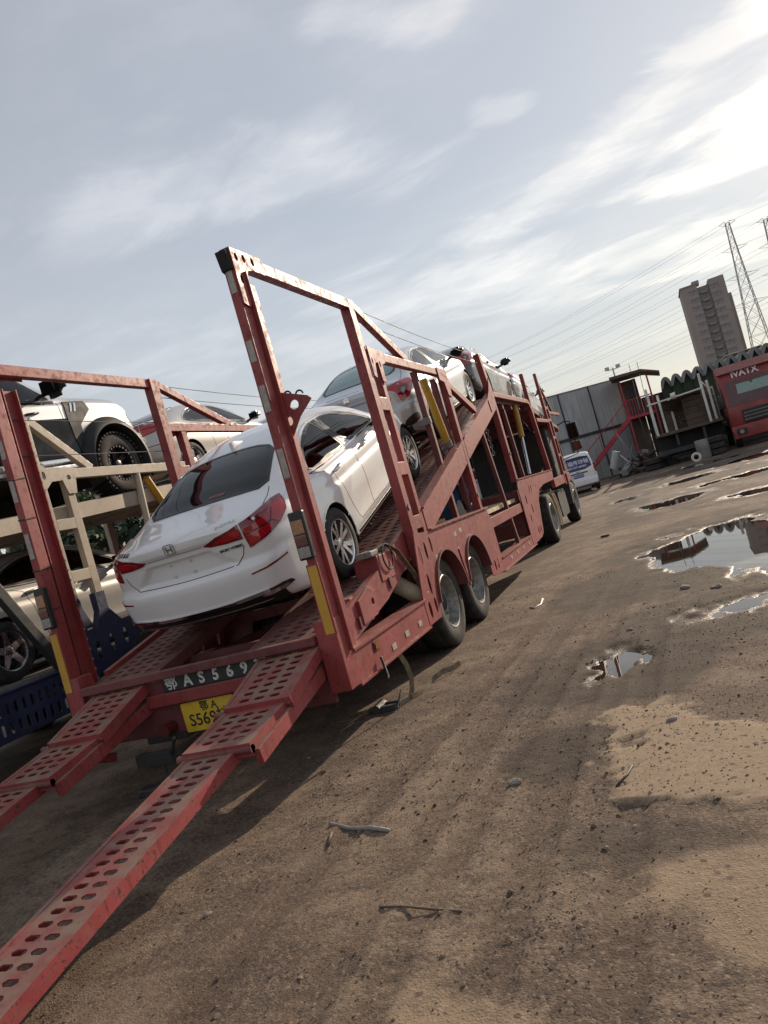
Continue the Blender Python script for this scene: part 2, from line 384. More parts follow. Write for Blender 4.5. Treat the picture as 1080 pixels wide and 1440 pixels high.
def ground_fields(x, y):
    h = .011 * fbm(x * 1.1, y * 1.1, 3, 1) + .006 * fbm(x * 5, y * 5, 3, 5) + .0026 * fbm(x * 22, y * 22, 3, 9)
    near = np.exp(-((y - 4) / 60.) ** 2); h = h * near + .05 * fbm(x * .05, y * .05, 2, 40) * (1 - sstep(300, 40, np.hypot(x, y - 15)))
    wet = np.zeros_like(x)
    for i, (px, py, rx, ry, dep) in enumerate(PUD):
        wob = fbm(x * (5.5 if i in (1, 2) else 1.9) + i * 7, y * (3.2 if i in (1, 2) else 1.3), 5, 50 + i, .6) * (.95 if i in (1, 2) else .6)
        r = np.sqrt(((x - px) / rx) ** 2 + ((y - py) / ry) ** 2) + wob
        h = h - dep * sstep(1.15, .35, r); wet = np.maximum(wet, sstep(2.6 if i in (1, 2) else 1.9, .75, r) * (.85 if i in (1, 2) else 1))
    # damp, unflooded ground round the near puddles
    for i, (px, py, rx, ry, a_) in enumerate(((-.75, 5.9, .95, 1.0, .95), (.1, 6.9, 1.1, .9, .85), (-1.0, 9.4, .8, 1.6, .75), (-1.0, 4.3, .45, .5, .8), (.3, 11, 1.6, 3.4, .8), (-.55, 3.2, .5, .22, .5))):
        r = np.sqrt(((x - px) / rx) ** 2 + ((y - py) / ry) ** 2) + fbm(x * 1.7 + 3 * i, y * 1.2, 5, 150 + i, .62) * .55
        wet = np.maximum(wet, a_ * sstep(1.15, .55, r))
    # rough wet stripe field further off
    far = sstep(14, 18, y) * sstep(40, 33, y) * sstep(-3.5, -1, x) * sstep(9, 6, x)
    h = h - far * .010 - far * .020 * np.maximum(0, fbm(x * .9, y * .55, 4, 77)); wet = np.maximum(wet, far * .75 * sstep(-.3, .3, fbm(x * .8, y * .5, 4, 78)))
    # tyre ruts running past the trailer
    rut = np.zeros_like(x)
    for cx0, ww, sl, ph in ((-1.02, .13, .035, 0), (-.55, .11, .02, 1.3), (-1.62, .12, .06, .4), (-1.30, .10, .045, 2.2), (-2.05, .11, .05, 3.0)):
        c = cx0 + (y - 4) * sl + .05 * np.sin(y * .7 + ph); m = sstep(ww, ww * .6, np.abs(x - c)) * sstep(11.5, 8, y) * sstep(-.35, .15, fbm(x * .6, y * .5 + ph, 3, 90))
        lug = .5 + .5 * np.sin((y * 2 * math.pi / .085) + 9 * np.abs(x - c) / ww)
        h = h - m * (.007 + .007 * lug); rut = np.maximum(rut, m)
        h = h + .008 * np.exp(-((np.abs(x - c) - ww) / .04) ** 2) * sstep(8.5, 6, y)
    p1, p2 = pale_mask(x, y)
    h = h * (1 - .8 * p1) + p1 * (.013 + .0012 * fbm(x * 30, y * 30, 2, 8))
    return h, wet * (1 - p1), p1, p2, rut
def graded(lo, hi, step0, grow, end):
    out = [lo]; d = step0
    while out[-1] < hi: out.append(out[-1] + max(step0, grow * max(out[-1], 0)))
    d = out[-1] - out[-2]
    while out[-1] < end: d *= 1.35; out.append(out[-1] + d)
    return out
ysg = graded(.9, 40, .022, .0062, 2500); d = .05; pre = [ysg[0]]
while pre[-1] > -400: d *= 1.5; pre.append(pre[-1] - d)
ysg = np.array(pre[:0:-1] + ysg)
xi = list(np.arange(-5.6, 3.2, .034)); d = .034; right = [xi[-1]]; left = [xi[0]]
while right[-1] < 1800: d = min(d * 1.12, d + 200) if d > 0 else d; right.append(right[-1] + d)
d = .034
while left[-1] > -1800: d *= 1.12; left.append(left[-1] - d)
xsg = np.array(left[:0:-1] + xi + right[1:])
GX, GY = np.meshgrid(xsg, ysg); hh, wet, p1, p2, rut = ground_fields(GX, GY)
nr, nc = GX.shape; idx = np.arange(nr * nc).reshape(nr, nc)
quads = np.stack([idx[:-1, :-1], idx[:-1, 1:], idx[1:, 1:], idx[1:, :-1]], -1).reshape(-1, 4)
me = bpy.data.meshes.new('ground'); me.vertices.add(nr * nc); me.vertices.foreach_set('co', np.stack([GX, GY, hh], -1).ravel())
me.loops.add(quads.size); me.loops.foreach_set('vertex_index', quads.ravel().astype(np.int32)); me.polygons.add(len(quads))
me.polygons.foreach_set('loop_start', (np.arange(len(quads)) * 4).astype(np.int32)); me.update(); me.validate(); me.shade_smooth()
ca = me.color_attributes.new('soil', 'FLOAT_COLOR', 'POINT'); ca.data.foreach_set('color', np.stack([wet, p1, p2, rut], -1).ravel().astype(np.float32))
t = NT('dirt'); P_ = t.pos(); at_ = t.n('ShaderNodeAttribute', attribute_name='soil'); ac = t.n('ShaderNodeSeparateColor', {0: at_.outputs['Color']})
n1 = t.noise(.9, 6, .6, P_); n2 = t.noise(7, 6, .62, P_); n3 = t.noise(38, 6, .72, P_); n4 = t.noise(150, 3, .6, P_)
vo = t.n('ShaderNodeTexVoronoi', {'Scale': 75., 'Vector': P_, 'Randomness': 1.}); vo2 = t.n('ShaderNodeTexVoronoi', {'Scale': 24., 'Vector': P_})
base = t.mix(t.ramp(n1, .40, .60), (.135, .093, .067), (.255, .184, .126))
n5 = t.noise(2.6, 7, .66, P_)
base = t.mix(t.mul(t.ramp(n5, .46, .60), .62), base, (.085, .058, .043))
base = t.mix(t.mul(t.ramp(n2, .44, .64), .5), base, (.085, .056, .040))
base = t.mix(t.mul(t.ramp(n3, .50, .65), .52), base, (.30, .225, .155))
base = t.mix(t.mul(t.ramp(n3, .50, .37), .48), base, (.062, .043, .033))
base = t.mix(t.mul(at_.outputs['Alpha'], .5), base, (.088, .058, .040))
grit = t.n('ShaderNodeSeparateColor', {0: vo.outputs['Color']})
base = t.mix(t.mul(t.ramp(grit.outputs[0], .70, .95), t.ramp(n5, .40, .6, .25, .85)), base, (.052, .040, .034))
base = t.mix(t.mul(t.ramp(grit.outputs[1], .84, .98), .4), base, (.33, .26, .19))
n6 = t.noise(.33, 4, .55, P_); base = t.mix(t.mul(t.ramp(n6, .46, .62), .38), base, (.098, .062, .042))
pale = t.mix(t.ramp(n3, .35, .7), (.255, .182, .118), (.335, .25, .17))
spk = t.n('ShaderNodeSeparateColor', {0: vo2.outputs['Color']})
pale = t.mix(t.mul(t.ramp(spk.outputs[0], .82, .9), t.ramp(vo2.outputs['Distance'], .42, .25)), pale, (.12, .08, .06))
base = t.mix(ac.outputs[1], base, pale); base = t.mix(t.mul(ac.outputs[2], .85), base, pale)
wetf = t.ramp(t.mix(.42, ac.outputs[0], t.mix(.5, n1, n2)), .28, .60)
base = t.mix(t.mul(wetf, .70), base, (.036, .026, .020))
hsep = t.n('ShaderNodeSeparateXYZ', {0: P_}); lowf = t.mul(t.ramp(hsep.outputs[2], -.010, -.030), ac.outputs[0])
ro = t.n('ShaderNodeMath', operation='SUBTRACT'); ro.inputs[0].default_value = .93; t.l(t.mul(lowf, t.ramp(n3, .35, .65, .25, .66)), ro.inputs[1])
t.set(Base_Color=base, Roughness=ro.outputs[0]); t.b.inputs['Specular IOR Level'].default_value = .35
hb = t.mix(.42, n3, n4); hb = t.mix(.22, hb, t.ramp(vo.outputs['Distance'], 0, .6, 1, 0)); hb = t.mix(.35, hb, n2)
hb = t.mix(t.mul(ac.outputs[1], .65), hb, (.5, .5, .5)); t.bump(hb, .9, .015)
M['dirt'] = t.m
ground = link('ground', me, 'dirt'); tag(ground, kind='structure')
def gz(x, y): return float(ground_fields(np.array([[float(x)]]), np.array([[float(y)]]))[0][0, 0])

t = NT('water'); P_ = t.pos()
t.set(Base_Color=(.040, .028, .020), Roughness=.015, IOR=1.33); t.b.inputs['Specular IOR Level'].default_value = .62
t.bump(t.noise(9, 3, .5, P_), .012, .01); M['water'] = t.m
for i_, (px, py, rx, ry, dep) in enumerate(PUD + [(2.5, 24, 6, 9, 0)]):
    q = MB(); k = 1.45 if dep else 1
    o = q.add([(px + rx * k * math.cos(a), py + ry * k * math.sin(a), WATER - .0004 * i_) for a in np.linspace(0, 2 * math.pi, 28)[:-1]], [tuple(range(27))]).build('puddle', 'water')
    tag(o, kind='structure')

# gravel: thousands of small stones on the surface, one piece of stuff
def pebble_mesh(pts):
    base = [(1, 0, 0), (-1, 0, 0), (0, 1, 0), (0, -1, 0), (0, 0, 1), (.6, .6, .55), (-.6, .6, .5), (-.6, -.6, .55), (.6, -.6, .5)]
    fs = [(4, 5, 6), (4, 6, 7), (4, 7, 8), (4, 8, 5), (0, 2, 5), (2, 6, 5), (2, 1, 6), (1, 7, 6), (1, 3, 7), (3, 8, 7), (3, 0, 8), (0, 5, 8)]
    V = np.array(base); n = len(pts); out = np.zeros((n, 9, 3))
    a = rng.uniform(0, 6.28, n); sxyz = rng.uniform(.6, 1.3, (n, 3)) * pts[:, 3:4] * np.array([1, .8, .75]); jit = rng.uniform(.75, 1.25, (n, 9, 1))
    P0 = V[None] * sxyz[:, None] * jit
    out[..., 0] = P0[..., 0] * np.cos(a)[:, None] - P0[..., 1] * np.sin(a)[:, None]; out[..., 1] = P0[..., 0] * np.sin(a)[:, None] + P0[..., 1] * np.cos(a)[:, None]; out[..., 2] = P0[..., 2]
    out += pts[:, None, :3]; F = (np.array(fs)[None] + (np.arange(n) * 9)[:, None, None]).reshape(-1, 3)
    me = bpy.data.meshes.new('gravel'); me.from_pydata(out.reshape(-1, 3).tolist(), [], F.tolist()); return me
n = 62000; gy = 1.5 + 9.5 * rng.random(n) ** 1.9; gx = rng.uniform(-4.2, 1.5, n)
gh, gw, g1, g2, gr = ground_fields(gx[None], gy[None]); dn = fbm(gx * 1.3, gy * 1.3, 3, 21)
keep = (rng.random(n) < np.clip(.45 + dn * 1.1 - g1[0] * .1 - g2[0] * .15, .08, 1)) & (gh[0] > WATER + .004)
sz = np.where(rng.random(n) < .05, rng.uniform(.007, .014, n), rng.uniform(.002, .0062, n))
pts = np.stack([gx, gy, gh[0], sz], -1)[keep]
t = NT('gravel'); gi = t.n('ShaderNodeNewGeometry'); rp = gi.outputs['Random Per Island']
t.set(Base_Color=t.mix(t.ramp(rp, .6, 1.0), t.mix(t.ramp(rp, 0, .55), (.05, .036, .028), (.16, .112, .078)), (.27, .205, .15)), Roughness=.93); M['gravel'] = t.m
tag(link('gravel', pebble_mesh(pts), 'gravel'), 'loose brown gravel scattered over the dirt yard', 'gravel', kind='stuff')
for i, (x, y, s) in enumerate(((-1.24, 3.98, .032), (-.40, 4.55, .026), (-.25, 8.4, .05), (.05, 8.1, .045), (-2.55, 2.9, .018), (-.75, 7.0, .03))):
    bm = bmesh.new(); bmesh.ops.create_icosphere(bm, subdivisions=2, radius=s)
    for v in bm.verts:
        k = 1 + .3 * math.sin(v.co.x * 90 + i) * math.cos(v.co.y * 70 + 2 * i); v.co = Vector((v.co.x * k * 1.3, v.co.y * k, v.co.z * k * .5))
    me = bpy.data.meshes.new('stone'); bm.to_mesh(me); bm.free(); o = link('stone', me, 'stone'); o.location = (x, y, gz(x, y) + s * .2); o.rotation_euler = (0, 0, i)
    tag(o, 'small pale stone lying loose on the dirt', 'stone', 'loose stones on the dirt')
def stick(pts, r, name, label, cat, mat='wood'):
    pp = [(x, y, gz(x, y) + r * .7) for x, y in pts]
    tag(MB().tube(pp, [r * random.uniform(.8, 1.1) for _ in pp], 6).build(name, mat, smooth=True), label, cat)
stick([(-2.27, 3.72), (-2.12, 3.665), (-1.97, 3.61), (-1.84, 3.56)], .013, 'stick', 'weathered wooden stick lying on the gravel behind the red trailer', 'stick', 'grey_steel')
stick([(-2.2, 3.6), (-2.19, 3.55), (-2.17, 3.48)], .009, 'wood_chip', 'short broken wood chip just beside the longer stick', 'wood chip', 'wood')
stick([(-1.62, 2.86), (-1.5, 2.82), (-1.33, 2.80), (-1.22, 2.775)], .006, 'twig', 'thin dark twig lying on sandy ground', 'twig', 'wood')
stick([(-.67, 3.75), (-.62, 3.86), (-.6, 3.98)], .006, 'wire_scrap', 'thin wire scrap lying on the pale concrete patch', 'wire', 'cable')
stick([(-2.05, 9.2), (-1.98, 9.1), (-1.93, 9.25), (-1.96, 9.6)], .012, 'hooked_wire', 'bent hooked wire lying on the dirt beside the trailer', 'wire', 'plastic_white')
tag(MB().box((-1.66, 15.0, gz(-1.6, 15.05)), (-1.50, 15.08, gz(-1.6, 15.05) + .04)).build('wood_block', 'wood', bevel=.006), 'small wooden block on the dirt near the tractor wheels', 'wood block')

# ------------------------------------------------------------------ vehicles
def pchip(pts, x):
    P = np.array(sorted(pts), float); X, Y = P[:, 0], P[:, 1]; h = np.diff(X); d = np.diff(Y) / h; m = np.zeros_like(X)
    m[1:-1] = np.where(d[:-1] * d[1:] > 0, 2 * d[:-1] * d[1:] / (d[:-1] + d[1:] + 1e-12), 0); m[0], m[-1] = d[0], d[-1]
    x = np.clip(x, X[0], X[-1]); i = np.clip(np.searchsorted(X, x) - 1, 0, len(h) - 1); t_ = (x - X[i]) / h[i]
    return (Y[i] * (1 + 2 * t_) * (1 - t_) ** 2 + m[i] * h[i] * t_ * (1 - t_) ** 2 + Y[i + 1] * t_ ** 2 * (3 - 2 * t_) + m[i + 1] * h[i] * t_ ** 2 * (t_ - 1))
def inpoly(px, py, poly):
    c = np.zeros(np.shape(px), bool); n = len(poly)
    for i in range(n):
        (ax, ay), (bx, by) = poly[i], poly[i - 1]
        if ay == by: continue
        c ^= ((ay > py) != (by > py)) & (px < (bx - ax) * (py - ay) / (by - ay) + ax)
    return c
def smoothpoly(poly, n=1):
    for _ in range(n):
        q = []
        for i in range(len(poly)):
            a, b = poly[i], poly[(i + 1) % len(poly)]; q += [(a[0] * .75 + b[0] * .25, a[1] * .75 + b[1] * .25), (a[0] * .25 + b[0] * .75, a[1] * .25 + b[1] * .75)]
        poly = q
    return poly
def shrink(poly, d):
    cx = sum(p[0] for p in poly) / len(poly); cy = sum(p[1] for p in poly) / len(poly); out = []
    for x, y in poly:
        L = math.hypot(x - cx, y - cy) + 1e-9; k = max(.25, 1 - d / L); out.append((cx + (x - cx) * k, cy + (y - cy) * k))
    return out
def densify(poly, step, closed=True):
    out = []
    for i in range(len(poly) if closed else len(poly) - 1):
        a, b = poly[i], poly[(i + 1) % len(poly)]; n = max(1, int(math.dist(a, b) / step))
        out += [tuple(a[k] + (b[k] - a[k]) * j / n for k in range(len(a))) for j in range(n)]
    if not closed: out.append(tuple(poly[-1]))
    return out

_wheel_cache = {}
def wheel_meshes(style, r, rr, w):
    key = (style, r, rr, w)
    if key in _wheel_cache: return _wheel_cache[key]
    ty = MB(); h = w / 2
    prof = [(-h * .92, rr - .004), (-h * 1.0, rr + .012), (-h * 1.04, rr + (r - rr) * .45), (-h * .98, r - .03), (-h * .86, r - .009), (-h * .62, r - .001), (-h * .60, r - .009), (-h * .54, r - .009), (-h * .52, r),
            (-h * .06, r + .001), (-h * .04, r - .008), (h * .04, r - .008), (h * .06, r + .001), (h * .52, r), (h * .54, r - .009), (h * .60, r - .009), (h * .62, r - .001), (h * .86, r - .009), (h * .98, r - .03),
            (h * 1.04, rr + (r - rr) * .45), (h * 1.0, rr + .012), (h * .92, rr - .004)]
    ty.lathe(prof, 48)
    if style == 'offroad':
        for k in range(40):
            a = 2 * math.pi * k / 40
            for s, off in ((-1, 0), (1, .5), (-.36, .25), (.36, .75)):
                aa = a + off * 2 * math.pi / 40; c = Vector((s * h * .82 if abs(s) == 1 else s * h, (r + .006) * math.cos(aa), (r + .006) * math.sin(aa)))
                ty.bar(c - Vector((w * .14, 0, 0)), c + Vector((w * .14, 0, 0)), .034, .024, side=(0, -math.sin(aa), math.cos(aa)))
    tm = ty.mesh('tyre'); tm.shade_smooth(); tm.set_sharp_from_angle(angle=R(38)); tm.materials.append(M['tyre_dusty' if style in ('truck', 'offroad') else 'rubber'])
    ri = MB(); base = MB()
    def spoke(a0, a1, r0, r1, x0, x1, w0, w1, th):
        for (ra, xa, wa, aa), (rb, xb, wb, ab) in (((r0, x0, w0, a0), (r1, x1, w1, a1)),):
            vs = []
            for rad, x, wd, a in ((ra, xa, wa, aa), (rb, xb, wb, ab)):
                e = Vector((0, math.cos(a), math.sin(a))); tdir = Vector((0, -math.sin(a), math.cos(a)))
                for sx_, st in ((0, -1), (0, 1), (-th, .7), (-th, -.7)): vs.append(e * rad + tdir * (st * wd / 2) + Vector((x + sx_, 0, 0)))
            ri.add(vs, [(0, 1, 2, 3), (7, 6, 5, 4), (0, 4, 5, 1), (1, 5, 6, 2), (2, 6, 7, 3), (3, 7, 4, 0)])
    if style == 'truck':
        ri.lathe([(h * .96, rr), (h * 1.0, rr - .008), (h * .96, rr - .022), (h * .72, rr - .03), (h * .15, rr - .05), (-h * .05, rr - .09), (-h * .05, rr * .5), (h * .02, rr * .46), (h * .02, .0)], 40)
        for k in range(10):
            a = 2 * math.pi * k / 10; c = (h * .0, rr * .62 * math.cos(a), rr * .62 * math.sin(a)); ri.tube([c, (c[0] + .045, c[1], c[2])], .017, 6)
        for k in range(8):
            a = 2 * math.pi * (k + .5) / 8; c = (-h * .045, rr * .76 * math.cos(a), rr * .76 * math.sin(a)); base.tube([c, (c[0] + .012, c[1], c[2])], .022, 8)
        base.lathe([(h * .55, 0), (h * .55, rr * .22), (h * .45, rr * .30), (h * .02, rr * .34)], 24)
        mats = ('rim_steel', 'black_matte')
    else:
        ri.lathe([(h * .90, rr), (h * .97, rr - .004), (h * .93, rr - .016), (h * .75, rr - .022), (-h * .6, rr - .05), (-h * .9, rr - .01)], 40)
        if style == 'twin':
            for k in range(5):
                a = 2 * math.pi * k / 5 + .3
                for s in (-1, 1): spoke(a + s * .11, a + s * .27, .045, rr - .012, h * .70, h * .86, .042, .040, .035)
        elif style == 'five':
            for k in range(5): spoke(2 * math.pi * k / 5 + .2, 2 * math.pi * k / 5 + .2, .045, rr - .012, h * .66, h * .82, .085, .062, .04)
        elif style == 'ten':
            for k in range(10): spoke(2 * math.pi * k / 10, 2 * math.pi * k / 10 + .12, .045, rr - .012, h * .6, h * .84, .036, .03, .035)
        elif style == 'offroad':
            for k in range(6):
                for s in (-1, 1): spoke(2 * math.pi * k / 6 + s * .2, 2 * math.pi * k / 6 + s * .1, .06, rr - .03, h * .3, h * .55, .03, .026, .03)
        ri.lathe([(h * .74, 0), (h * .74, .030), (h * .68, .055), (h * .45, .07)], 20)
        for k in range(5):
            a = 2 * math.pi * (k + .5) / 5; c = (h * .62, .052 * math.cos(a), .052 * math.sin(a)); ri.tube([c, (c[0] + .012, c[1], c[2])], .009, 6)
        if style == 'offroad':
            for k in range(24):
                a = 2 * math.pi * k / 24; c = (h * .9, (rr - .018) * math.cos(a), (rr - .018) * math.sin(a)); ri.box((c[0] - .01, c[1] - .012, c[2] - .012), (c[0] + .016, c[1] + .012, c[2] + .012))
        base.lathe([(h * .15, 0), (h * .15, rr * .78), (h * .08, rr * .78), (h * .08, rr * .3), (-h * .8, rr * .3), (-h * .8, 0)], 28)
        mats = ('alloy' if style != 'offroad' else 'alloy_dark', 'black_matte')
    rm = ri.mesh('rim'); bm_ = base.mesh('wheel')
    for m_, mt in ((rm, mats[0]), (bm_, mats[1])):
        b = bmesh.new(); b.from_mesh(m_); bmesh.ops.recalc_face_normals(b, faces=b.faces); b.to_mesh(m_); b.free()
        m_.shade_smooth(); m_.set_sharp_from_angle(angle=R(35)); m_.materials.append(M[mt])
    _wheel_cache[key] = (bm_, tm, rm); return _wheel_cache[key]
def add_wheel(parent, pos, side, style, r, rr, w, spin=0, steer=0):
    bm_, tm, rm = wheel_meshes(style, r, rr, w)
    o = link('wheel', bm_, None, parent); o.location = pos; o.rotation_euler = (spin, 0, (0 if side > 0 else math.pi) + steer)
    link('tyre', tm, None, o); link('rim', rm, None, o); return o

def car_shell(S):
    L = S['L']; ys = np.concatenate([np.linspace(0, .32, 16), np.arange(.35, L - .3, .034), np.linspace(L - .3, L, 14)])
    w = pchip(S['w'], ys); zb = pchip(S['bot'], ys); zt = pchip(S['belt'], ys); top = np.maximum(pchip(S['top'], ys), zt + .015); rw = pchip(S['roofw'], ys)
    H = top - zt; c = sstep(S.get('c0', .12), S.get('c1', .42), H)[:, None]; D = zt - zb; tum = S.get('tum', .925); ms = S.get('sill', .93)
    k = S.get('box', 0.)
    z = lambda q: (zb + D * q)
    side = [(0 * w, zb), (.78 * w, zb), (ms * w, zb + .015), ((ms + .045) * w, zb + .09), ((.99) * w, z(.42)), (1.0 * w, z(.62)), (.992 * w, z(.80)), ((.965 + .02 * k) * w, z(.95)), ((.945 + .02 * k) * w, zt + .004)]
    cab = [(tum * w, zt + .05 * H), ((tum * w + rw) / 2 + .018, zt + .46 * H), (rw + .006, zt + .84 * H), (rw * (.86 + .06 * k), zt + .945 * H), (rw * .5, zt + .99 * H), (0 * w, top)]
    trk = [((.915 + .03 * k) * w, zt + .30 * H), ((.85 + .06 * k) * w, zt + .58 * H), ((.73 + .1 * k) * w, zt + .78 * H), ((.55 + .1 * k) * w, zt + .91 * H), (.3 * w, zt + .98 * H), (0 * w, top)]
    ctl = np.stack([np.stack(p_, -1) for p_ in side] + [np.stack(a, -1) * c + np.stack(b, -1) * (1 - c) for a, b in zip(cab, trk)], 1)
    K = ctl.shape[1]; m = 5; T = np.linspace(0, K - 1, (K - 1) * m + 1); i = np.minimum(T.astype(int), K - 2); f = (T - i)[None, :, None]
    p0, p1_, p2_, p3 = ctl[:, np.maximum(i - 1, 0)], ctl[:, i], ctl[:, i + 1], ctl[:, np.minimum(i + 2, K - 1)]
    half = .5 * (2 * p1_ + (p2_ - p0) * f + (2 * p0 - 5 * p1_ + 4 * p2_ - p3) * f ** 2 + (3 * p1_ - p0 - 3 * p2_ + p3) * f ** 3)
    J = half.shape[1]; ns = len(ys); half[..., 0] = np.maximum(half[..., 0], 0); half[:, 0, 0] = 0; half[:, -1, 0] = 0
    ringx = np.concatenate([half[..., 0], -half[:, -2:0:-1, 0]], 1); ringz = np.concatenate([half[..., 1], half[:, -2:0:-1, 1]], 1); RN = ringx.shape[1]
    V = [np.stack([ringx, np.repeat(ys[:, None], RN, 1), ringz], -1).reshape(-1, 3)]; F = []
    I = np.arange(ns * RN).reshape(ns, RN); I2 = np.roll(I, -1, 1)
    F.append(np.stack([I[:-1], I2[:-1], I2[1:], I[1:]], -1).reshape(-1, 4)); nv = ns * RN
    mm = 44; ss = np.linspace(1, -1, mm + 1)
    for st, flip in ((0, 0), (ns - 1, 1)):
        rows = []
        jb = m
        for j in range(jb, J):
            if j == J - 1: rows.append(np.full(mm + 1, I[st, J - 1])); continue
            rid = I[st, j]; lid = I[st, RN - j]
            pts = np.stack([half[st, j, 0] * ss[1:-1], np.full(mm - 1, ys[st]), np.full(mm - 1, half[st, j, 1])], -1); V.append(pts)
            rows.append(np.concatenate([[rid], nv + np.arange(mm - 1), [lid]])); nv += mm - 1
        rows = np.array(rows); q = np.stack([rows[:-1, :-1], rows[:-1, 1:], rows[1:, 1:], rows[1:, :-1]], -1).reshape(-1, 4); F.append(q if flip else q[:, ::-1])
    V = np.concatenate(V); F = np.concatenate(F)
    x, y, zz = V.T.copy(); wr = float(pchip(S['w'], np.array([.35]))[0])
    ax = np.abs(x) / wr
    V[:, 1] += S.get('rbow', .14) * ax ** 2.4 * sstep(.9, 0, y) - S.get('fbow', .28) * ax ** 2.2 * sstep(L - .9, L, y)
    if 'rprof' in S: V[:, 1] += pchip(S['rprof'], zz) * sstep(.30, .0, y)
    if 'fprof' in S: V[:, 1] -= pchip(S['fprof'], zz) * sstep(L - .3, L, y)
    if 'recess' in S:
        for (xh0, xh1, z0, z1, dpt) in S['recess']:
            xh = xh0 + (xh1 - xh0) * np.clip((zz - z0) / (z1 - z0), 0, 1)
            V[:, 1] += dpt * sstep(xh + .02, xh - .02, np.abs(x)) * sstep(z0 - .012, z0 + .012, zz) * sstep(z1 + .012, z1 - .012, zz) * sstep(.12, .02, y)
    if 'crease' in S:    # side character line
        for (pts_, dpt, wd) in S['crease']:
            zc_ = pchip(pts_, V[:, 1]); y0, y1 = pts_[0][0], pts_[-1][0]
            V[:, 0] -= np.sign(x) * dpt * np.exp(-((zz - zc_ + wd * .8) / wd) ** 2) * sstep(y0 - .15, y0 + .15, V[:, 1]) * sstep(y1 + .15, y1 - .15, V[:, 1]) * (np.abs(x) > .6 * wr)
    return V, F

